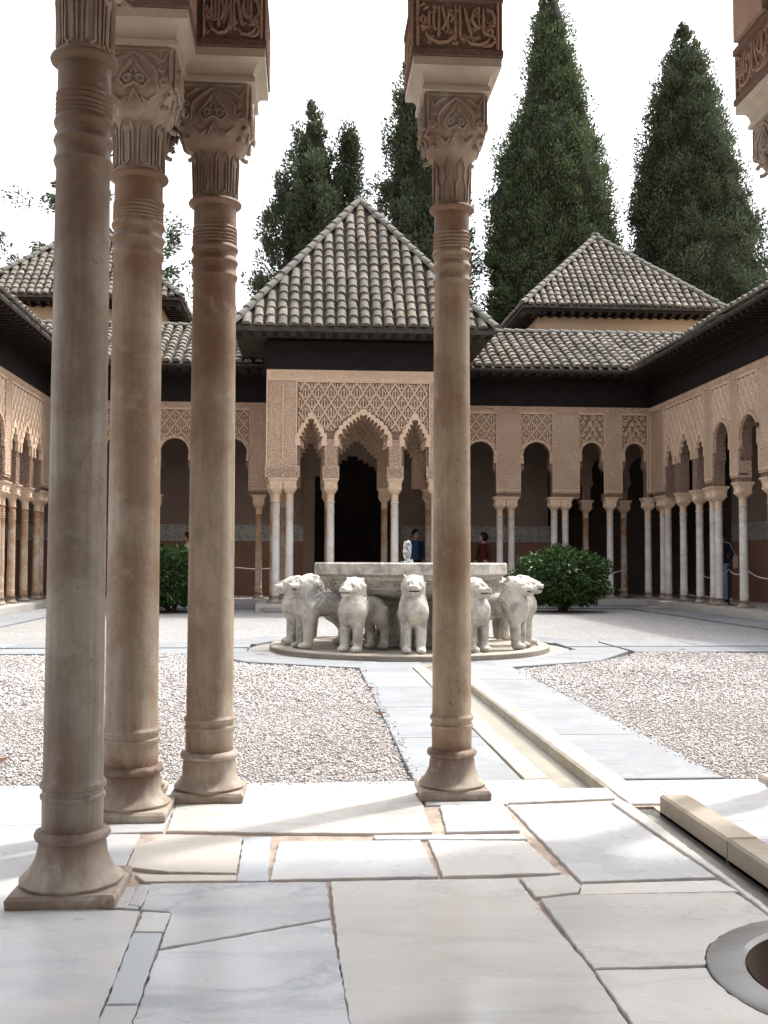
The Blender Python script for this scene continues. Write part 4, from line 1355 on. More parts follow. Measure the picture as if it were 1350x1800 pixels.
# second row of arches where the pavilion meets the gallery
m = MB(); m.prism(arch_poly(-2.0, 2.0, ZB, 4.9, [scallop(-1.10, 0.24, ZB, 3.3, 3.72, 4, .045), scallop(0, .5, ZB, 3.3, 3.78, 6, .045), scallop(1.10, 0.24, ZB, 3.3, 3.72, 4, .045)]), 3.0, 3.28)
m.build('inner_arch_wall', MT['stucco'], pav)
m = MB(); sebka(m, -1.36, 1.36, 3.5, 4.6, 0.272, 0.42, 2.995, lambda x, z: z > 3.45 + 0.4 * (1 - min(1, abs(abs(x) - (1.1 if abs(x) > .68 else 0)) / .5)) , 0.02, False)
m.build('inner_lattice', MT['stucco_light'], pav)['kind'] = 'stuff'
for x in (-1.75, -0.68, 0.68, 1.75):
    far_col(pav, x, 3.14, 0.931, rust=True)
m = MB(); m.box(-2.02, 2.02, 0.3, 2.999, 4.60, 4.70); m.build('ceiling', MT['wood'], pav)
eave(pav, -2.04, 2.04, 4.926, 5.70, 0.66, 0.6, 0.25)
for s in (-1, 1):     # side eaves
    m = MB(); m.box(*sorted((s * 2.03, s * 2.10)), 0.0, 3.0, 4.926, 5.5); m.build('wooden_frieze', MT['wood'], pav)
    m = MB(); m.box(*sorted((s * 2.03, s * 2.68)), -0.65, 3.0, 5.60, 5.64)
    m.build('eave_soffit', MT['wood_red'], pav)
pyramid(pav, 0.0, 1.98, 2.68, 2.68, 5.68, 9.20, 0.243, 0.252, TILE)

# ------------------------------------------------------------------ galleries
def gallery(name, label, loc, rz, s0, s1, bays, cols, panels, plain, zf=4.66, ze=5.45, rust=(), ZB=2.42, k=0.867):
    t = empty(name, loc, rz)
    tag(t, label, 'gallery', 'stucco galleries round the court')
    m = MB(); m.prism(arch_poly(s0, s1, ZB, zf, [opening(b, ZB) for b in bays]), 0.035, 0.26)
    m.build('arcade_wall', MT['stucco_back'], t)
    # plain pilasters of finely carved stucco fill everything that is not a lattice panel
    edges = sorted(panels)
    x = s0
    for a, b_ in edges + [(s1, s1)]:
        if a - x > 0.03:
            m = MB(); m.box(x, a, 0.0, 0.27, 3.0, 4.50)
            # keep the arch openings free: the pilaster stops at the arch edges by construction
            m.build('carved_pilaster', MT['stucco_fine'], t)
            m = MB(); m.box(x + .004, x + .018, -0.012, 0.01, 2.6, 4.48); m.box(a - .018, a - .004, -0.012, 0.01, 2.6, 4.48); m.box(x - 0.0, a + 0.0, -0.014, 0.2, 2.60, 2.625)
            m.build('fillet', MT['stucco_light'], t)
            m = MB(); m.box(x, a, 0.0, 0.268, 2.55, 2.999); m.build('pier', MT['stucco_fine'], t)
        x = b_
    for i, (a, b_) in enumerate(edges):
        bs = [q for q in bays if a - .05 <= q['c'] <= b_ + .05]
        def keep(x_, z_, bs=bs):
            for q in bs:
                if q['t'] == 'm':
                    if abs(x_ - q['c']) < q['hw'] + .09:
                        d = 1 - abs(x_ - q['c']) / (q['hw'] + .09)
                        if z_ < q['zs'] + (q['za'] + .11 - q['zs']) * d: return False
                elif (x_ - q['c']) ** 2 + (z_ - (q['za'] - q['hw'])) ** 2 < (q['hw'] + .05) ** 2 or z_ < q['za'] - q['hw']:
                    return False
            return True
        m = MB()
        w_ = b_ - a
        n = max(2, round(w_ / 0.25))
        if len(bs) == 1 and w_ < 0.7:
            vegetal(m, a + .01, b_ - .01, 3.4, 4.47, 0.02, keep)
        else:
            sebka(m, a + .01, b_ - .01, 3.3, 4.47, w_ / n, 0.34, 0.02, keep, 0.017)
        m.build('lattice_panel', MT['stucco_light'], t)['kind'] = 'stuff'
        m = MB(); m.box(a - .02, b_ + .02, -0.01, 0.05, 4.475, 4.505); m.build('panel_frame', MT['stucco_light'], t)
    for b in bays:
        arch_band(b, ZB, -0.012, 0.06, 0.10 if b['t'] == 'm' else 0.055).build('arch_band', MT['stucco_light'] if b['t'] == 'm' else MT['stucco'], t)
    m = MB(); m.box(s0, s1, -0.008, 0.262, 4.507, zf); letters(m, s0 + .05, s1 - .05, 4.53, zf - .02, -0.012, 2, False, 0.007)
    m.build('frieze', MT['stucco'], t)
    for i, c in enumerate(cols):
        far_col(t, c, 0.14, k, rust=(i in rust))
    return t

# far end gallery, right of the pavilion (s = world x)
rb = [dict(t='r', c=4.17, hw=0.33, za=3.80), dict(t='r', c=5.54, hw=0.335, za=3.80), dict(t='r', c=6.90, hw=0.255, za=3.80), dict(t='r', c=7.965, hw=0.25, za=3.79)]
gr = gallery('end_gallery', 'far end gallery with round arches right of the pavilion', (0, 25.1, 0), 0, 3.22, 8.36, rb, [3.55, 4.655, 4.94, 5.995, 6.27, 7.38, 8.33],
             [(3.80, 4.55), (5.15, 5.93), (6.60, 7.20), (7.66, 8.27)], None)
lb = [dict(t='r', c=2.4 - b['c'], hw=b['hw'], za=b['za']) for b in rb][::-1]
gl = gallery('end_gallery', 'far end gallery with round arches left of the pavilion, behind the columns', (0, 25.1, 0), 0, -5.96, -0.88, lb, [2.4 - c for c in [3.55, 4.655, 4.94, 5.995, 6.27, 7.38, 8.33]][::-1],
             [(2.4 - b_, 2.4 - a) for a, b_ in [(3.80, 4.55), (5.15, 5.93), (6.60, 7.20), (7.66, 8.27)]][::-1], None, rust=(6, 5))

# side galleries: local s runs along the wall
def side_bays(f):
    B = [dict(t='m', c=f(23.78), hw=0.26, zs=3.25, za=3.62, n=3), dict(t='m', c=f(22.80), hw=0.40, zs=3.25, za=3.76, n=4), dict(t='m', c=f(21.88), hw=0.24, zs=3.25, za=3.62, n=3),
         dict(t='r', c=f(20.72), hw=0.40, za=3.74), dict(t='r', c=f(19.40), hw=0.42, za=3.72), dict(t='r', c=f(17.98), hw=0.42, za=3.72), dict(t='r', c=f(16.56), hw=0.42, za=3.72), dict(t='r', c=f(15.14), hw=0.42, za=3.72),
         dict(t='r', c=f(13.72), hw=0.42, za=3.72), dict(t='r', c=f(12.3), hw=0.42, za=3.72), dict(t='r', c=f(10.88), hw=0.42, za=3.72)]
    P = [(24.12, 21.60), (21.18, 20.26), (19.86, 18.94), (18.44, 17.52), (17.02, 16.10), (15.6, 14.68), (14.18, 13.26), (12.76, 11.84), (11.34, 10.42)]
    cl = [24.62, 24.28, 23.27, 22.28, 21.50, 21.22, 19.99, 18.70, 17.28, 15.86, 14.44, 13.02, 11.6, 10.2]
    return B, [tuple(sorted((f(a), f(b)))) for a, b in P], [f(c) for c in cl]
f = lambda y: 25.1 - y
B, P, cl = side_bays(f)
gsr = gallery('side_gallery', 'long side gallery along the right of the court', (8.36, 25.1, 0), R(-90), 0.0, 15.2, B, cl, P, None)
f = lambda y: y - 10.0
B, P, cl = side_bays(f)
gsl = gallery('side_gallery', 'side gallery along the left edge of the court', (-5.96, 10.0, 0), R(90), -0.1, 15.1, sorted(B, key=lambda b: b['c']), sorted(cl), sorted(P), None, rust=range(14))

# eaves and roofs of the galleries
def gal_roof(t, x0, x1, ok, single, vis=None, back=2.6, ze=5.45, zr=6.82, out=0.72, fx0=None, fx1=None, sx0=None, sx1=None):
    eave(t, fx0 if fx0 is not None else x0, fx1 if fx1 is not None else x1, 4.661, ze, out, 0.0, 0.27)
    m = MB()
    m.add([(x0, -out, ze), (x1, -out, ze), (sx1 if sx1 is not None else x1, back - out, zr), (sx0 if sx0 is not None else x0, back - out, zr),
           (x0, -out, ze - .05), (x1, -out, ze - .05), (sx1 if sx1 is not None else x1, back - out, ze - .05), (sx0 if sx0 is not None else x0, back - out, ze - .05)],
          [(0, 1, 2, 3), (4, 7, 6, 5), (0, 4, 5, 1), (1, 5, 6, 2), (2, 6, 7, 3), (3, 7, 4, 0)])
    roof = m.build('roof', MT['pan'], t)
    U = Vector((0, back, zr - ze))
    slope_tiles(roof, (x0, -out, ze), (x1, -out, ze), U, U.length, ok, 0.236, 0.262, TILE, single, vis)
    return roof, U.length
Lr = math.hypot(2.6, 1.37)
r_, _ = gal_roof(gr, 3.0, 7.64, lambda s, t: t < Lr - .1, True, fx0=3.22, fx1=8.42, sx1=10.2)
# tiles beyond the eave corner, up to the valley
slope_tiles(r_, (7.64, -.72, 5.45), (10.2, -.72, 5.45), (0, 2.6, 1.37), Lr, lambda s, t: t < Lr - .1 and s < t * 2.6 / Lr - .05, 0.236, 0.262, TILE, True)
hip_line(r_, (3.0, 1.9, 6.84), (10.2, 1.9, 6.84), 0.3)
l_, _ = gal_roof(gl, -5.24, -0.6, lambda s, t: t < Lr - .1, True, fx0=-6.02, fx1=-0.88, sx0=-7.8, vis=lambda s, t: s < 3.9)
slope_tiles(l_, (-7.8, -.72, 5.45), (-5.24, -.72, 5.45), (0, 2.6, 1.37), Lr, lambda s, t: t < Lr - .1 and s > 2.56 - t * 2.6 / Lr + .05, 0.236, 0.262, TILE, False)
hip_line(l_, (-7.8, 1.9, 6.84), (-0.6, 1.9, 6.84), 0.3)
a_, _ = gal_roof(gsr, 0.72, 15.2, lambda s, t: t < Lr - .1, True, fx0=0.0, fx1=15.2, vis=lambda s, t: t < 0.5 and s < 9, sx0=-1.9)
b_, _ = gal_roof(gsl, 0.0, 14.38, lambda s, t: t < Lr - .1, True, fx0=0.0, fx1=15.1, vis=lambda s, t: t < 0.5 and s > 7, sx1=17.0)

# back walls, ceilings and floors of the galleries
def back_wall(t, x0, x1, y, hole=None):
    def seg(a, b):
        m = MB(); m.box(a, b, y, y + .3, 1.82, 4.64); m.build('back_wall', MT['stucco_inner'], t)
        m = MB(); m.box(a, b, y - .006, y + .3, 1.40, 1.82); m.build('mosaic_band', MT['mosaic'], t)
        m = MB(); m.box(a, b, y - .014, y + .3, 0.0, 1.40); m.build('dado', MT['terracotta'], t)
    seg(x0, x1)
    m = MB(); m.box(x0, x1, 0.262, y + .3, 4.642, 4.72); m.build('ceiling', MT['wood'], t)
back_wall(gr, 2.45, 6.5, 2.1)
back_wall(gl, -7.8, -0.1, 2.1)
back_wall(gsr, 0.3, 15.2, 1.9)
back_wall(gsl, -0.1, 17.6, 1.9)
m = MB(); m.box(3.05, 3.20, 0.28, 2.099, 0, 4.64); m.build('cross_wall', MT['stucco_inner'], gr)
# inner arches at the right corner with a dark chamber behind
cb = [dict(t='r', c=6.62, hw=0.30, za=3.55), dict(t='r', c=7.58, hw=0.36, za=3.55), dict(t='r', c=8.55, hw=0.36, za=3.55)]
m = MB(); m.prism(arch_poly(6.2, 9.4, 2.42, 4.64, [opening(b, 2.42) for b in cb]), 1.15, 1.4); m.build('inner_arcade', MT['stucco_back'], gr)
for x in (7.08, 8.07, 9.1):
    far_col(gr, x, 1.27, .867, rust=True)
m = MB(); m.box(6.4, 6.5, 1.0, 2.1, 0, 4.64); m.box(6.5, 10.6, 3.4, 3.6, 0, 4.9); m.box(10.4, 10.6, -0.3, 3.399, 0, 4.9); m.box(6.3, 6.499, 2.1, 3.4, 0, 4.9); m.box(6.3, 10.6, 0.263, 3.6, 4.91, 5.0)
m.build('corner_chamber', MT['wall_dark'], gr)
# the hall behind the pavilion: a dark doorway and room
hall = empty('entrance_hall', (PX, 27.2, 0))
tag(hall, 'dark hall entrance seen through the middle arches of the pavilion', 'hall')
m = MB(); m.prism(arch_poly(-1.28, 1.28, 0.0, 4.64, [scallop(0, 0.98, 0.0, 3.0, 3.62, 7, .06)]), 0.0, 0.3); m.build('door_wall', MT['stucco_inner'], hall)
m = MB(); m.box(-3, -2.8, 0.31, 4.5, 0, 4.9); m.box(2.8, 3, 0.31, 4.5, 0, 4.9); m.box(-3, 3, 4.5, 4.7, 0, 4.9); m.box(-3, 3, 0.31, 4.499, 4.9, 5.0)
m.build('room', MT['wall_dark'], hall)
m = MB(); m.box(-7.9, 10.3, 24.55, 32.0, -0.4, 0.0); m.box(8.05, 10.4, 9.0, 24.55, -0.4, -.0005); m.box(-8.0, -5.65, 9.0, 24.55, -0.4, -.0005); m.box(-1.05, 3.4, 21.80, 24.55, -0.4, -.0007)
tag(m.build('gallery_floor', MT['galfloor']), kind='structure')
m = MB()
m.box(-0.95, 3.3, 21.72, 21.83, -0.24, -0.06)
tag(m.build('pavilion_step', MT['kerb']), kind='structure')

# ------------------------------------------------------------------ halls behind, with their own hipped roofs
def big_hall(x, label, vis=None):
    t = empty('tower_hall', (x, 30.8, 0))
    tag(t, label, 'building', 'peach walled halls behind the galleries')
    m = MB(); m.box(-2.28, 2.28, -2.28, 2.28, 0, 7.7); m.build('wall', MT['peach'], t)
    m = MB(); m.box(-2.75, 2.75, -2.75, 2.75, 7.74, 7.80)
    so_ = m.build('eave_soffit', MT['wood_red'], t)
    rm = MB(); rm.box(-.045, .045, -.46, 0, -.085, 0); rm = rm.mesh('rafter', MT['wood_red'])
    for i in range(22):
        link('rafter', rm, so_, (-2.7 + i * 5.4 / 21, -2.28, 7.74))
    for i in range(22):
        s = 1 if x < 1.2 else -1
        link('rafter', rm, so_, (s * 2.28, -2.7 + i * 5.4 / 21, 7.74), R(90 * s))
    pyramid(t, 0, 0, 2.80, 2.80, 7.87, 10.62, 0.205, 0.235, TILE_S, 0.06, vis)
    return t
hr = big_hall(8.62, 'peach walled hall with hipped tiled roof behind the right gallery')
hl = big_hall(-6.2, 'peach walled hall with hipped tiled roof behind the left columns')

# ------------------------------------------------------------------ smooth solid modelling (distance field -> surface net)
def surface_net(D, org, h):
    s = D < 0
    nx, ny, nz = D.shape
    corners = [(i, j, k) for i in (0, 1) for j in (0, 1) for k in (0, 1)]
    sub = lambda A, c: A[c[0]:nx - 1 + c[0], c[1]:ny - 1 + c[1], c[2]:nz - 1 + c[2]]
    cnt = sum(sub(s, c).astype(np.int8) for c in corners)
    act = (cnt > 0) & (cnt < 8)
    idx = -np.ones(act.shape, np.int64)
    n = int(act.sum())
    idx[act] = np.arange(n)
    acc = np.zeros((n, 3)); w = np.zeros(n)
    for a in corners:
        for ax in range(3):
            if a[ax] == 0:
                b = list(a); b[ax] = 1
                da, db = sub(D, a)[act], sub(D, b)[act]
                cr = (da < 0) != (db < 0)
                t = np.where(cr, da / np.where(cr, da - db, 1), 0)
                p = np.tile(np.array(a, float), (n, 1))
                p[:, ax] += t
                acc[cr] += p[cr]; w[cr] += 1
    V = acc / w[:, None] + np.argwhere(act)
    V = np.array(org) + V * h
    F = []
    for ax in range(3):
        u, v = (ax + 1) % 3, (ax + 2) % 3
        sl0 = [slice(1, -1)] * 3; sl1 = [slice(1, -1)] * 3
        sl0[ax] = slice(0, -1); sl1[ax] = slice(1, None)
        A, B = s[tuple(sl0)], s[tuple(sl1)]
        ch = A != B
        pos = np.argwhere(ch)
        off = np.ones(3, int); off[ax] = 0
        pos = pos + off
        def cell(du, dv):
            q = pos.copy(); q[:, u] -= du; q[:, v] -= dv
            return idx[q[:, 0], q[:, 1], q[:, 2]]
        Q = np.stack([cell(1, 1), cell(0, 1), cell(0, 0), cell(1, 0)], 1)
        flip = ~A[ch]
        Q[flip] = Q[flip][:, ::-1]
        F.append(Q)
    F = np.concatenate(F)
    return V, F[(F >= 0).all(1)]

class Field:
    def __init__(s, lo, hi, h):
        s.lo = np.array(lo, float); s.h = h
        ax = [np.arange(lo[i], hi[i] + h, h) for i in range(3)]
        s.X, s.Y, s.Z = np.meshgrid(*ax, indexing='ij')
        s.D = np.full(s.X.shape, 10.0)
    def _sm(s, d, k):
        if k <= 0: s.D = np.minimum(s.D, d); return
        hh = np.clip(0.5 + 0.5 * (s.D - d) / k, 0, 1)
        s.D = s.D * (1 - hh) + d * hh - k * hh * (1 - hh)
    def ell_d(s, c, r):
        a, b, c_ = (s.X - c[0]) / r[0], (s.Y - c[1]) / r[1], (s.Z - c[2]) / r[2]
        k0 = np.sqrt(a * a + b * b + c_ * c_)
        k1 = np.sqrt((a / r[0]) ** 2 + (b / r[1]) ** 2 + (c_ / r[2]) ** 2)
        return k0 * (k0 - 1) / np.maximum(k1, 1e-6)
    def ell(s, c, r, k=0.03):
        s._sm(s.ell_d(c, r), k)
    def cap_d(s, a, b, ra, rb):
        a, b = np.array(a, float), np.array(b, float)
        d = b - a
        t = np.clip(((s.X - a[0]) * d[0] + (s.Y - a[1]) * d[1] + (s.Z - a[2]) * d[2]) / max(d @ d, 1e-9), 0, 1)
        return np.sqrt((s.X - a[0] - t * d[0]) ** 2 + (s.Y - a[1] - t * d[1]) ** 2 + (s.Z - a[2] - t * d[2]) ** 2) - (ra + (rb - ra) * t)
    def cap(s, a, b, ra, rb, k=0.03):
        s._sm(s.cap_d(a, b, ra, rb), k)
    def cut(s, d, k=0.01):
        hh = np.clip(0.5 - 0.5 * (s.D + d) / k, 0, 1)
        s.D = s.D * (1 - hh) + (-d) * hh + k * hh * (1 - hh)
    def mesh(s, name, mat):
        V, F = surface_net(s.D, s.lo, s.h)
        return np_mesh(name, V, F, mat, True)

# ------------------------------------------------------------------ lion
def make_lion(seed):
    rd = random.Random(seed)
    L = Field((-0.52, -0.24, -0.02), (0.54, 0.24, 0.86), 0.0105)
    for sy in (-1, 1):
        L.cap((0.275, sy * .084, 0.04), (0.255, sy * .088, 0.42), 0.054, 0.072, 0.03)
        L.ell((0.315, sy * .084, 0.028), (0.082, 0.060, 0.038), 0.02)
        L.cap((-0.335, sy * .092, 0.03), (-0.345, sy * .092, 0.20), 0.048, 0.050, 0.02)
        L.cap((-0.345, sy * .092, 0.19), (-0.235, sy * .090, 0.36), 0.052, 0.095, 0.03)
        L.ell((-0.295, sy * .092, 0.026), (0.082, 0.057, 0.036), 0.02)
        L.ell((-0.24, sy * .075, 0.40), (0.155, 0.085, 0.14), 0.04)
    L.cap((0.20, 0, 0.47), (-0.26, 0, 0.465), 0.135, 0.125, 0.05)
    L.ell((0.245, 0, 0.445), (0.150, 0.165, 0.180), 0.05)
    L.cap((0.185, 0, 0.52), (0.225, 0, 0.675), 0.146, 0.130, 0.04)
    L.ell((0.195, 0, 0.690), (0.085, 0.142, 0.112), 0.025)          # ruff of the mane behind the face
    L.ell((0.285, 0, 0.690), (0.100, 0.108, 0.088), 0.018)
    L.cap((0.33, 0.028, 0.668), (0.43, 0.022, 0.660), 0.058, 0.046, 0.012)   # square muzzle
    L.cap((0.33, -0.028, 0.668), (0.43, -0.022, 0.660), 0.058, 0.046, 0.012)
    L.cap((0.34, 0.02, 0.622), (0.425, 0.016, 0.618), 0.040, 0.030, 0.010)
    L.cap((0.34, -0.02, 0.622), (0.425, -0.016, 0.618), 0.040, 0.030, 0.010)
    L.ell((0.468, 0, 0.690), (0.018, 0.036, 0.016), 0.008)
    L.cap((0.28, 0, 0.765), (0.43, 0, 0.712), 0.030, 0.016, 0.012)
    for sy in (-1, 1):
        L.cap((0.205, sy * .088, 0.762), (0.188, sy * .106, 0.792 + rd.uniform(-.02, .006)), 0.026, 0.012, 0.010)
        L.cap((0.335, sy * .035, 0.742), (0.345, sy * .082, 0.722), 0.014, 0.012, 0.008)
        L.cut(L.ell_d((0.368, sy * .068, 0.704), (0.018, 0.016, 0.011)), 0.006)
        L.cut(L.ell_d((0.478, sy * .016, 0.684), (0.010, 0.007, 0.006)), 0.004)
    L.cut(L.ell_d((0.46, 0, 0.640), (0.085, 0.10, 0.0075)), 0.006)
    for sy in (-1, 1):
        for t in (0.022, -0.008):
            L.cut(L.cap_d((0.35, sy * .056 + sy * t, 0.0), (0.41, sy * .056 + sy * t + sy * .012, 0.04), 0.006, 0.006), 0.008)
    L.cut(L.cap_d((0.34, 0, 0.0), (0.30, 0, 0.26), 0.024, 0.030), 0.02)
    L.cap((-0.385, 0, 0.50), (-0.43, 0.03, 0.40), 0.030, 0.026, 0.02)
    L.cap((-0.43, 0.03, 0.40), (-0.36, 0.135, 0.36), 0.026, 0.026, 0.015)
    L.cap((-0.36, 0.135, 0.36), (-0.22, 0.165, 0.45), 0.026, 0.034, 0.015)
    # carved locks of the mane over ruff, neck and shoulders; creases on the snout; worn pitted stone
    ph = np.arctan2(L.Y, L.Z - 0.62)
    rr = np.sqrt(L.Y ** 2 + (L.Z - 0.62) ** 2)
    mane = np.exp(-((L.X - 0.16) / 0.10) ** 2) * np.clip((L.Z - 0.36) / 0.1, 0, 1)
    L.D += 0.010 * mane * np.sin(ph * 16 + 2.2 * np.sin(L.X * 60 + L.Z * 30)) * (0.6 + 0.4 * np.sin(L.X * 75 + rr * 40))
    L.D += 0.0045 * np.exp(-((L.X - 0.375) / 0.04) ** 2) * (L.Z > 0.66) * np.sin(L.X * 230)
    a, b, c = [rd.uniform(0, 6.28) for _ in range(3)]
    L.D += 0.0028 * (np.sin(L.X * 31 + a) * np.sin(L.Y * 37 + b) * np.sin(L.Z * 29 + c) + .7 * np.sin(L.X * 71 + b) * np.sin(L.Y * 67 + c) * np.sin(L.Z * 73 + a))
    return L.mesh('lion_statue', MT['lion'])
LIONS = [make_lion(k) for k in range(3)]
lion_labels = {
    0: 'marble lion facing the camera, close left of the slender brown column',
    1: 'marble lion partly hidden right behind the slender brown column',
    2: 'marble lion in profile facing right at the right side of the fountain',
    3: 'marble lion whose chest shows behind the right profile lion',
    4: 'marble lion at the far right, only an ear and neck showing',
    5: 'marble lion at the back of the fountain, right of the pedestal',
    6: 'marble lion at the very back of the fountain behind the pedestal',
    7: 'marble lion at the back of the fountain, left of the pedestal',
    8: 'marble lion at the far left back, hidden by the profile lions',
    9: 'leftmost marble lion, its striped snout pointing left',
    10: 'marble lion in left profile with raised ears, second from left',
    11: 'marble lion turned three quarters left under the basin rim, third from left',
}
for k in range(12):
    a = R(30 * k - 2.5 + random.uniform(-1.5, 1.5))
    r = 1.13
    o = link('lion_statue', LIONS[k % 3], None, (FX + r * math.sin(a), FY - r * math.cos(a), -0.075), a - R(90))
    sc = random.uniform(0.985, 1.03)
    o.scale = (sc, sc * random.uniform(0.90, 0.97), sc)
    tag(o, lion_labels[k], 'statue', 'twelve marble lions carrying the basin')

# ------------------------------------------------------------------ fountain basin
ft = empty('fountain', (FX, FY, -0.08))
tag(ft, 'twelve sided marble fountain basin on a pedestal in the court', 'fountain')
m = MB()
for r0, r1, z0, z1 in ((1.0, 1.655, -0.13, 0.0),):
    m.lathe([(r1 - .004, z0), (r1, z0 + .01), (r1, -0.012), (r1 - .012, 0.0), (r1 - .13, 0.002), (r1 - .14, -0.018), (0.2, -0.018)], 72)
m.build('platform', MT['kerb'], ft, sharp=40)
def dodec(prof):
    return [[(r * math.cos(R(30 * i + 15)) / math.cos(R(15)) * 0.985, r * math.sin(R(30 * i + 15)) / math.cos(R(15)) * 0.985, z) for i in range(12)] for r, z in prof]
m = MB()
m.loft(dodec([(1.085, 0.80), (1.125, 0.82), (1.145, 0.83), (1.145, 0.945), (1.13, 0.96), (1.02, 0.96), (1.0, 0.94), (0.98, 0.82)]), False)
m.build('rim', MT['lion'], ft)
m = MB()
m.loft(dodec([(0.42, 0.53), (0.60, 0.545), (0.82, 0.575), (0.92, 0.605), (0.955, 0.63), (0.965, 0.64), (0.99, 0.66), (1.055, 0.755), (1.085, 0.765), (1.085, 0.80), (0.9, 0.801)]), True)
bowl = m.build('bowl', MT['lion'], ft)
m = MB()
for i in range(12):          # carved panels round the bowl
    rot = Matrix.Rotation(R(30 * i), 3, 'Z')
    def bm(a, b, rot=rot):
        r = 0.99 + 0.065 * b
        return rot @ Vector(((r * 0.985) + 0.004, (a - .5) * 0.50, 0.66 + 0.095 * b))
    relief(m, bm, [[(0.06, 0.1), (0.06, 0.9), (0.94, 0.9), (0.94, 0.1), (0.06, 0.1)], [(0.34, 0.1), (0.30, 0.4), (0.38, 0.6), (0.5, 0.92), (0.62, 0.6), (0.70, 0.4), (0.66, 0.1)],
                   spiral(0.44, 0.4, 0.06, 0, 1.2), spiral(0.56, 0.4, 0.06, 3.1, 1.2, -1), [(0.12, 0.15), (0.2, 0.6), (0.28, 0.85)], [(0.88, 0.15), (0.8, 0.6), (0.72, 0.85)]], 0.010, 4)
m.build('carving', MT['lion'], bowl)
m = MB()
m.lathe([(0.46, -0.01), (0.46, 0.05), (0.40, 0.07), (0.30, 0.12), (0.27, 0.3), (0.28, 0.44), (0.36, 0.50), (0.42, 0.535)], 32)
m.build('pedestal', MT['lion'], ft, sharp=40)
m = MB(); m.loft(dodec([(0.02, 0.93), (0.98, 0.93)]), False); m.build('water', MT['water'], ft)
# splash in the middle of the basin
J = Field((-0.13, -0.13, -0.03), (0.13, 0.13, 0.32), 0.008)
J.cap((0, 0, 0), (0, 0, 0.12), 0.045, 0.022, 0.02)
for i in range(26):
    z = random.uniform(0.08, 0.26)
    rr = 0.045 * (1 - abs(z - .18) / .2)
    a = random.uniform(0, 6.28)
    J.ell((rr * math.cos(a), rr * math.sin(a), z), [random.uniform(.014, .032)] * 2 + [random.uniform(.015, .04)], 0.012)
for i in range(14):
    a = random.uniform(0, 6.28); rr = random.uniform(.05, .09)
    J.ell((rr * math.cos(a), rr * math.sin(a), random.uniform(-.005, .06)), [random.uniform(.010, .018)] * 3, 0.008)
me = J.mesh('water_jet', MT['splash'])
tag(link('water_jet', me, None, (FX - .02, FY, 0.855)), 'short bubbling water jet above the middle of the fountain basin', 'water jet')

# ------------------------------------------------------------------ trees
def leaf_cards(C_, D_, ln, wd, bend=0.25):
    """pointed leaf/spray quads: centres C (n,3), directions D (n,3)"""
    n = len(C_)
    D_ = D_ / np.linalg.norm(D_, axis=1, keepdims=True)
    rnd = rng.normal(size=(n, 3))
    S = np.cross(D_, rnd); S /= np.linalg.norm(S, axis=1, keepdims=True)
    U = np.cross(S, D_)
    ln = ln[:, None]; wd = wd[:, None]
    V = np.stack([C_ - D_ * ln * .5, C_ - S * wd * .5 + U * wd * bend, C_ + D_ * ln * .5, C_ + S * wd * .5 + U * wd * bend], 1)
    F = (np.arange(n) * 4)[:, None] + np.arange(4)[None]
    return V.reshape(-1, 3), F

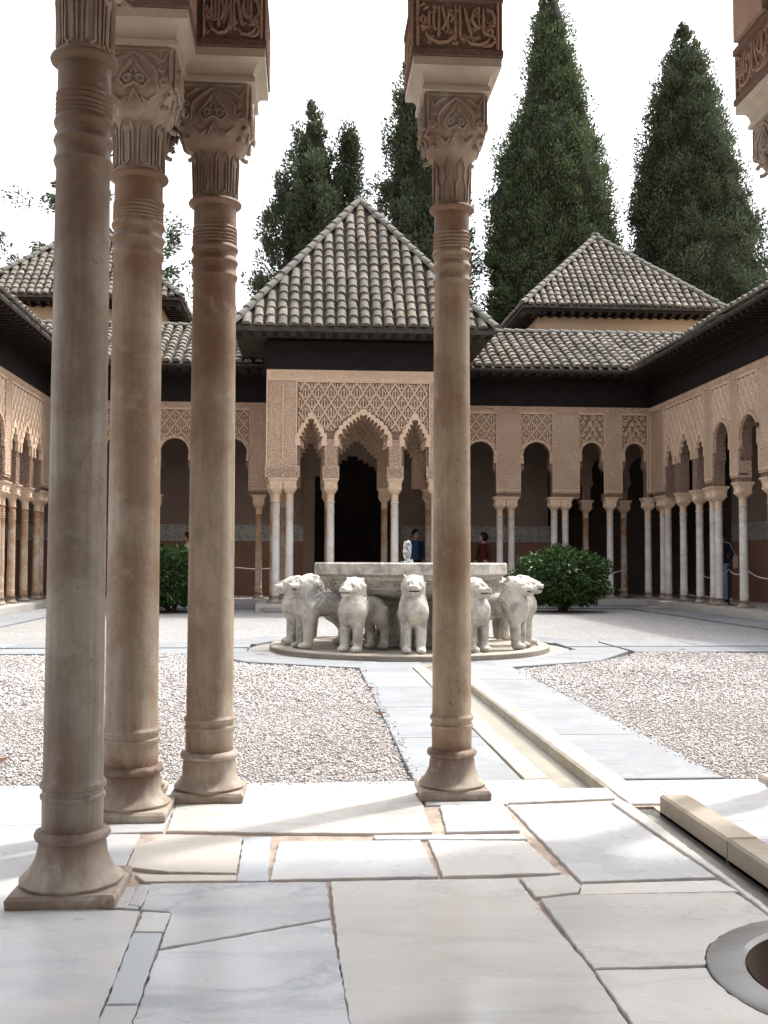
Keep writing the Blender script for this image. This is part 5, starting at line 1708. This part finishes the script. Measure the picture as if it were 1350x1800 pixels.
def conifer(name, label, base, prof, mat, clumps, per, lean=(0, 0), seed=1, ragged=0.35, csize=0.38, gaps=0.0, spray=(0.20, 0.06), core=0.72, two=None, droop=0.0, group='cypress trees behind the palace'):
    """prof: [(z, half width)...] from bottom to top, z above ground"""
    global rng
    rng = np.random.default_rng(seed)
    t = empty(name, base)
    tag(t, label, 'tree', group)
    zs = np.array([p[0] for p in prof]); rs = np.array([p[1] for p in prof])
    H = zs[-1]
    tr = MB()
    tr.tube([(lean[0] * (z / H) ** 2, lean[1] * (z / H) ** 2, z) for z in np.linspace(0, H * 0.93, 14)], [0.42 * (1 - 0.93 * i / 13) + 0.02 for i in range(14)], 8)
    for i in range(46):
        z = rng.uniform(zs[0] + .2, H * .9); a = rng.uniform(0, 6.28)
        r = np.interp(z, zs, rs) * 0.85
        lx, ly = lean[0] * (z / H) ** 2, lean[1] * (z / H) ** 2
        tr.tube([(lx, ly, z), (lx + r * .5 * math.cos(a), ly + r * .5 * math.sin(a), z + r * (.25 - droop)), (lx + r * math.cos(a), ly + r * math.sin(a), z + r * (.55 - 1.6 * droop))], [.07, .045, .012], 5)
    tr.build('trunk', MT['bark'], t)
    # clump centres through the outer shell of the crown
    area = np.interp(np.linspace(zs[0], H, 400), zs, rs) + 0.12
    cdf = np.cumsum(area); cdf /= cdf[-1]
    z = np.interp(rng.uniform(0, 1, clumps), cdf, np.linspace(zs[0], H, 400))
    a = rng.uniform(0, 2 * np.pi, clumps)
    lump = 1 + ragged * 0.5 * (np.sin(a * 3 + z * 1.9 + seed) * np.sin(z * 1.1 + seed * 2) + 0.7 * np.sin(a * 7 - z * 2.7) * np.sin(z * 3.3 + a * 2))
    rad = np.interp(z, zs, rs) * lump * np.sqrt(rng.uniform(0.60, 1.0, clumps))
    lx, ly = lean[0] * (z / H) ** 2, lean[1] * (z / H) ** 2
    if gaps:
        keep = np.sin(a * 2.3 + z * 2.1 + seed) * np.sin(z * 1.7 - a * 1.3) > -1 + 2 * gaps
        z, a, rad, lx, ly = z[keep], a[keep], rad[keep], lx[keep], ly[keep]
    cc = np.stack([lx + rad * np.cos(a), ly + rad * np.sin(a), z], 1)
    if two is not None:      # a second leader
        k = int(clumps * .10)
        z2 = rng.uniform(two[2], two[3], k); a2 = rng.uniform(0, 6.28, k)
        r2 = 0.7 * (1 - (z2 - two[2]) / (two[3] - two[2])) ** .8 * np.sqrt(rng.uniform(.1, 1, k))
        cc = np.concatenate([cc, np.stack([two[0] + r2 * np.cos(a2), two[1] + r2 * np.sin(a2), z2], 1)])
        a = np.concatenate([a, a2])
    n = len(cc)
    cs = csize * rng.uniform(.55, 1.35, n) * np.clip((H - cc[:, 2]) / 3.0 + .3, .3, 1)
    # every clump is an upward flame of sprays round its own axis
    ax = np.stack([np.cos(a) * .55, np.sin(a) * .55, np.full(n, 1.0 - 2.6 * droop)], 1)
    ax /= np.linalg.norm(ax, axis=1, keepdims=True)
    P = np.repeat(cc, per, 0); O_ = np.repeat(ax, per, 0); s = np.repeat(cs, per)
    nn = len(P)
    off = rng.normal(size=(nn, 3)); off /= np.linalg.norm(off, axis=1, keepdims=True)
    q = np.minimum(rng.uniform(0, 1, nn) ** .33, .96)
    along = (off * O_).sum(1)
    pos = off * (q * s)[:, None] + O_ * (along * q * s * .45)[:, None]
    Dn = off * .75 + O_ * .8 + rng.normal(size=(nn, 3)) * .30
    V, F = leaf_cards(P + pos, Dn, rng.uniform(.6, 1.4, nn) * spray[0], rng.uniform(.7, 1.4, nn) * spray[1])
    link('crown', np_mesh('crown', V, F, mat), t)
    if core:
        m = MB()
        rings = []
        for zz in np.linspace(zs[0] + .3, H - 1.1, 26):
            r = np.interp(zz, zs, rs) * core
            rings.append([(lean[0] * (zz / H) ** 2 + r * (1 + .22 * math.sin(3 * b + zz * 1.9 + seed) * math.sin(zz * 1.1 + 2 * seed)) * math.cos(b), lean[1] * (zz / H) ** 2 + r * (1 + .22 * math.sin(3 * b + zz * 1.9 + seed) * math.sin(zz * 1.1 + 2 * seed)) * math.sin(b), zz) for b in [2 * math.pi * i / 20 for i in range(20)]])
        m.loft(rings)
        m.build('dark_core', MT['cyp_core'], t, smooth=True)  # solid dark filler added to block the sky and darken crown gaps
    return t

conifer('cypress_tree', 'tallest broad cypress rising between the two roofs, right of centre', (10.0, 42, -0.4), [(4, 2.5), (9, 2.8), (13, 2.65), (15.2, 2.5), (17.6, 2.2), (18.5, 1.95), (19.2, 1.5), (22, .85), (24.2, .45), (25.4, .08)], MT['cyp_a'], 1700, 105, (-.1, 0), 3, .20, .38, spray=(.135, .058), core=.90)
conifer('cypress_tree', 'broad cypress at the upper right behind the hall roof', (16.1, 42.5, -0.4), [(4, 3.3), (9, 3.6), (12, 3.5), (13.8, 3.05), (15, 2.65), (17.4, 2.15), (20.5, 1.35), (22.6, .65), (24.0, .08)], MT['cyp_b'], 1700, 105, (-.35, 0), 5, .24, .40, .03, spray=(.135, .058), core=.84)
conifer('cypress_tree', 'dark loose cypress with two tips behind the pavilion roof apex', (0.15, 43, -0.4), [(6, 1.8), (10, 2.1), (13, 1.9), (15.5, 1.7), (16.8, 1.45), (17.9, .85), (19.2, .45), (20.4, .1)], MT['cyp_b'], 640, 115, (0, 0), 8, .60, .40, .10, two=(1.5, 0, 15.5, 19.3), spray=(.15, .065), core=.62)
conifer('cypress_tree', 'dark cypress half hidden behind the slender brown column', (5.0, 42, -0.4), [(6, 2.0), (10, 2.1), (13.5, 1.95), (15.6, 1.6), (17.5, 1.2), (19.6, .7), (21.6, .15)], MT['cyp_b'], 600, 110, (-1.0, 0), 11, .42, .42, .06, spray=(.15, .065), core=.7)
conifer('spruce_tree', 'sparse drooping conifer behind the left columns', (-7.9, 40, -0.4), [(5, 3.2), (9, 3.3), (12, 3.0), (13.6, 3.3), (15.5, 1.7), (18.5, .2)], MT['cyp_b'], 330, 75, (0, 0), 14, .9, .33, .26, spray=(.16, .07), core=0, droop=.35, group='trees behind the palace')
conifer('cypress_tree', 'cypress at the right picture edge, only its outline showing', (21.6, 42, -0.4), [(4, 2.0), (9, 2.2), (12, 1.9), (14, 1.5), (15.8, .8), (17.2, .1)], MT['cyp_a'], 380, 80, (0, 0), 17, .3, .44, spray=(.15, .065))
# bare twiggy tree left of the pavilion roof
bt = empty('bare_tree', (-2.3, 40, -0.4))
tag(bt, 'faint leafless twiggy tree left of the pavilion roof', 'tree', 'trees behind the palace')
m = MB()
rd = random.Random(4)
m.tube([(0, 0, 0), (0.05, 0, 6), (0, 0, 10.5)], [.14, .10, .03], 6)
for i in range(26):
    z = rd.uniform(6.5, 10.3); a = rd.uniform(0, 6.28); l = rd.uniform(.9, 1.9)
    p1 = (l * .35 * math.cos(a), l * .35 * math.sin(a), z + l * .6)
    p2 = (l * .5 * math.cos(a + .3), l * .5 * math.sin(a + .3), z + l * 1.25)
    m.tube([(0, 0, z), p1, p2], [.022, .014, .006], 4)
m.build('branches', MT['bark'], bt)

def shrub(label, loc, rx, ry, rz_, seed):
    global rng
    rng = np.random.default_rng(seed)
    t = empty('laurel_shrub', loc)
    tag(t, label, 'shrub', 'clipped laurel shrubs in the gravel')
    m = MB()
    for i in range(7):
        a = rng.uniform(0, 6.28); q = rng.uniform(.2, .6)
        m.tube([(.06 * math.cos(a), .06 * math.sin(a), 0), (rx * q * .4 * math.cos(a), ry * q * .4 * math.sin(a), rz_ * .5), (rx * q * math.cos(a), ry * q * math.sin(a), rz_ * 1.1)], [.035, .025, .012], 6)
    m.build('stems', MT['bark'], t)
    n = 9500
    d = rng.normal(size=(n, 3)); d /= np.linalg.norm(d, axis=1, keepdims=True)
    lump = 1 + .11 * np.sin(d[:, 0] * 7 + seed) * np.sin(d[:, 1] * 6 + d[:, 2] * 3) + .08 * np.sin(d[:, 2] * 9 + d[:, 0] * 5) + .18 * (rng.uniform(0, 1, n) > .985)
    q = (rng.uniform(0, 1, n) ** .28) * lump
    P = np.stack([d[:, 0] * rx * q, d[:, 1] * ry * q, rz_ * 1.02 + d[:, 2] * rz_ * q], 1)
    P[:, 2] = np.maximum(P[:, 2], .10 + rng.uniform(0, .14, n))
    D = d + rng.normal(size=(n, 3)) * .55 + np.array([0, 0, -.25])
    V, F = leaf_cards(P, D, rng.uniform(.07, .13, n), rng.uniform(.028, .045, n), .3)
    link('foliage', np_mesh('foliage', V, F, MT['laurel']), t)
    m = MB()
    m.loft([[(rx * .72 * math.cos(e) * math.cos(b), ry * .72 * math.cos(e) * math.sin(b), rz_ * 1.02 + rz_ * .76 * math.sin(e)) for b in [2 * math.pi * i / 18 for i in range(18)]] for e in [R(-75 + 150 * j / 9) for j in range(10)]])
    m.build('dark_core', MT['cyp_core'], t, smooth=True)  # added solid filler, its dark colour stands for shade inside the foliage
shrub('round dark green laurel shrub on the gravel right of the fountain', (5.33, 21.7, -0.14), 1.02, 0.95, 0.67, 21)
shrub('round laurel shrub seen between the left columns', (-2.75, 21.7, -0.14), 1.0, 0.95, 0.66, 22)

# ------------------------------------------------------------------ people
def person(label, loc, rz, H, mats, pose='stand', hair='short', bag=False, lean=0.0):
    k = H / 1.7
    Fd = Field((-0.34, -0.34, -0.02), (0.40, 0.34, 1.76), 0.017)
    st = 0.09 if pose == 'walk' else 0.02
    for sy in (-1, 1):
        fx = st * sy
        Fd.cap((0, sy * .085, .90), (fx * .5 + .01, sy * .09, .50), .088, .060, .03)
        Fd.cap((fx * .5 + .01, sy * .09, .50), (fx - .01, sy * .09, .08), .060, .040, .02)
        Fd.ell((fx + .05, sy * .095, .04), (.125, .047, .042), .02)
    Fd.ell((0, 0, .95), (.105, .155, .12), .04)
    Fd.cap((0, 0, 1.0), (.005, 0, 1.30), .115, .125, .04)
    Fd.ell((.0, 0, 1.30), (.105, .185, .13), .05)
    Fd.cap((0, 0, 1.40), (.02, 0, 1.52), .052, .048, .02)
    Fd.ell((.03, 0, 1.60), (.095, .077, .112), .02)
    Fd.ell((.122, 0, 1.592), (.020, .014, .020), .012)
    Fd.ell((.095, 0, 1.525), (.035, .032, .022), .015)
    for sy in (-1, 1):
        Fd.ell((.02, sy * .080, 1.595), (.020, .010, .030), .008)
        Fd.cut(Fd.ell_d((.122, sy * .032, 1.612), (.014, .015, .009)), .008)
    Fd.cut(Fd.ell_d((.135, 0, 1.548), (.022, .026, .006)), .006)
    if pose == 'arms':
        arms = [((0, .205, 1.36), (.03, .265, 1.10), (.24, .15, 1.06)), ((0, -.205, 1.36), (.03, -.265, 1.10), (.24, -.13, 1.08))]
    elif pose == 'walk':
        arms = [((0, .205, 1.36), (-.06, .245, 1.10), (.06, .225, .87)), ((0, -.205, 1.36), (.04, -.245, 1.10), (.16, -.21, .90))]
    else:
        arms = [((0, .205, 1.36), (-.02, .245, 1.10), (.05, .225, .85)), ((0, -.205, 1.36), (-.02, -.245, 1.10), (.05, -.225, .85))]
    for s_, e_, h_ in arms:
        Fd.cap(s_, e_, .058, .046, .03); Fd.cap(e_, h_, .046, .032, .015)
        d = np.array(h_) - np.array(e_); d /= np.linalg.norm(d)
        h0 = np.array(h_)
        Fd.cap(h0, h0 + d * .07, .032, .028, .015)
        sd = np.cross(d, (0, 0, 1.0)) if abs(d[2]) < .9 else np.array((1.0, 0, 0))
        sd /= np.linalg.norm(sd)
        for q in range(4):
            p0 = h0 + d * .07 + sd * (q - 1.5) * .020
            Fd.cap(p0, p0 + d * (.055 + .02 * (q in (1, 2))), .0125, .010, .004)
        Fd.cap(h0 + d * .02 + sd * .03, h0 + d * .06 + sd * .055, .014, .011, .006)
    V, Fc = surface_net(Fd.D, Fd.lo, Fd.h)
    V[:, 0] += lean * np.clip(V[:, 2] - .9, 0, 1) ** 1.3
    me = np_mesh('person', V * k, Fc, None, True)
    for q in mats: me.materials.append(MT[q])         # skin, top, trousers, shoes
    cen = V[Fc].mean(1)
    mi = np.zeros(len(Fc), np.int32)
    z = cen[:, 2]
    mi[(z < 1.43)] = 1
    mi[(z < .93) & (np.abs(cen[:, 1]) < .20)] = 2
    mi[z < .075] = 3
    hand = np.zeros(len(Fc), bool)
    for s_, e_, h_ in arms:
        hh = np.array(h_); hh = hh + np.array([lean * max(0, hh[2] - .9) ** 1.3, 0, 0])
        hand |= (np.linalg.norm(cen - hh, axis=1) < .16) & (np.abs(cen[:, 1]) > .12) & (np.linalg.norm(cen - np.array(e_), axis=1) > .16)
    mi[hand] = 0
    me.polygons.foreach_set('material_index', mi)
    o = link('person', me, None, loc, rz)
    tag(o, label, 'person', 'visitors in the galleries')
    Hd = Field((-0.16, -0.16, 1.30), (0.20, 0.16, 1.80), 0.013)
    Hd.ell((.008, 0, 1.625), (.112, .094, .110), .02)
    if hair == 'long':
        Hd.ell((-.045, 0, 1.52), (.070, .088, .14), .04)
    if hair == 'curly':
        Hd.ell((-.02, 0, 1.60), (.115, .115, .125), .03)
        Hd.D += .008 * np.sin(Hd.X * 120) * np.sin(Hd.Y * 110) * np.sin(Hd.Z * 100)
    Hd.cut(Hd.ell_d((.125, 0, 1.575), (.085, .085, .085)), .01)
    V, Fc = surface_net(Hd.D, Hd.lo, Hd.h)
    V[:, 0] += lean * np.clip(V[:, 2] - .9, 0, 1) ** 1.3
    link('hair', np_mesh('hair', V * k, Fc, MT['hair'], True), o)
    if bag:
        m = MB(); m.bevbox(-.15, .12, -.36 * k, -.25 * k, .80 * k, 1.12 * k, .02)
        m.tube([(-.12, -.30 * k, 1.12 * k), (-.05, -.18 * k, 1.40 * k), (0, 0.05, 1.45 * k)], .012, 5)
        b = m.build('shoulder_bag', MT['bag'], None)
        b.location = loc; b.rotation_euler = (0, 0, rz)
        tag(b, 'beige canvas bag carried by the visitor in jeans', 'bag')
    return o

person('visitor in navy top and light jeans behind a right gallery column', (9.28, 23.0, 0), R(70), 1.60, ('skin', 'navy', 'jeans', 'black_cloth'), 'arms', 'short', True, .12)
person('visitor with dark curly hair and maroon top in the right end gallery', (4.42, 26.2, 0), R(200), 1.60, ('skin', 'maroon', 'black_cloth', 'black_cloth'), 'walk', 'curly')
person('dark haired visitor in blue shirt under the pavilion arch', (2.72, 26.4, 0), R(-60), 1.68, ('skin', 'sky_blue', 'black_cloth', 'black_cloth'), 'stand', 'short')
person('dark haired visitor in white top in the left end gallery', (-2.92, 26.3, 0), R(180), 1.58, ('skin', 'white_cloth', 'jeans', 'black_cloth'), 'stand', 'long')

# ------------------------------------------------------------------ rope barriers
POST = {}
def post_meshes():
    b = MB(); b.lathe([(0.15, 0), (0.15, .012), (0.05, .025), (0.02, .04)], 20)
    p = MB(); p.lathe([(0.017, .02), (0.017, .78), (0.026, .785), (0.03, .80), (0.02, .82), (0.005, .825)], 12)
    h = MB(); h.tube([(0.018, 0, .76), (.045, 0, .75), (.05, 0, .73)], .006, 5); h.tube([(-.018, 0, .76), (-.045, 0, .75), (-.05, 0, .73)], .006, 5)
    return b.mesh('foot', MT['iron'], True), p.mesh('pole', MT['iron'], True), h.mesh('hook', MT['iron'], True)
PM = post_meshes()
def post(x, y, label):
    t = empty('barrier_post', (x, y, 0))
    tag(t, label, 'barrier post', 'dark barrier posts in the galleries')
    for nm, me in zip(('foot', 'pole', 'hook'), PM):
        link(nm, me, t)
    return Vector((x, y, .745))
def rope(a, b, sag, label):
    a, b = Vector(a), Vector(b)
    m = MB()
    mid = (a + b) / 2
    pts = []
    for i in range(15):
        t = i / 14
        p = a.lerp(b, t)
        p.z -= sag * 4 * t * (1 - t)
        pts.append(tuple(p - mid))
    m.tube(pts, .011, 6)
    o = m.build('barrier_rope', MT['rope'], None, smooth=True)
    o.location = mid
    tag(o, label, 'rope', 'white ropes between the barrier posts')
pa = post(8.75, 20.44, 'thin dark barrier post standing free in the right side gallery')
pb = post(8.72, 18.6, 'barrier post at the right picture edge in the side gallery')
pc = post(8.75, 21.35, 'barrier post hidden behind the paired columns of the right gallery')
pd = post(8.75, 23.2, 'barrier post in the right gallery near the corner arches')
pe = post(8.0, 25.75, 'barrier post at the right corner of the end gallery')
pf = post(6.35, 25.6, 'barrier post in the end gallery behind the right shrub')
pg = post(-0.62, 25.6, 'barrier post left of the pavilion in the end gallery')
ph_ = post(-1.75, 25.6, 'barrier post behind the third column from the left')
pi_ = post(-6.4, 21.6, 'barrier post in the left side gallery')
pj = post(-6.4, 22.7, 'barrier post in the left side gallery near its corner')
rope(pa, pb, .16, 'white rope running right from the free standing barrier post')
rope(pa, pc, .10, 'white rope just left of the free standing barrier post')
rope(pc, pd, .20, 'white rope sagging between the corner columns of the right gallery')
rope(pe, pf, .16, 'white rope across the dark corner arch beside the right shrub')
rope(pg, ph_, .05, 'white rope left of the pavilion columns')
rope(pi_, pj, .22, 'white rope hanging between the columns at the left edge')

# ------------------------------------------------------------------ small things
m = MB(); m.lathe([(.045, 0), (.05, .03), (.04, .06), (.01, .062)], 14)
o = m.build('wall_fitting', MT['iron'], None, smooth=True)
o.location = (8.345, 18.92, 3.45); o.rotation_euler = (0, R(-90), 0)
tag(o, 'small round dark fitting on the right gallery wall', 'light fitting')
for i, (x, y, lb_) in enumerate(((-1.55, 5.55, 'curled dry leaf on the gravel at the left edge'), (0.49, 7.0, 'dry leaf on the left edge of the path'), (0.505, 8.4, 'dry leaf lying further up the left edge of the path'), (4.35, 12.0, 'dry leaf at the edge of the right gravel bed'))):
    m = MB()
    a = random.uniform(0, 6.28)
    m.add([(-.05, 0, 0.012), (0, -.022, 0), (.05, 0, .022), (0, .024, .012), (0, 0, -.001)], [(0, 1, 4), (1, 2, 4), (2, 3, 4), (3, 0, 4), (0, 3, 2, 1)])
    o = m.build('dry_leaf', MT['dry_leaf'])
    o.location = (x, y, -.128 if i in (0, 3) else -.114); o.rotation_euler = (0, 0, a)
    tag(o, lb_, 'leaf')
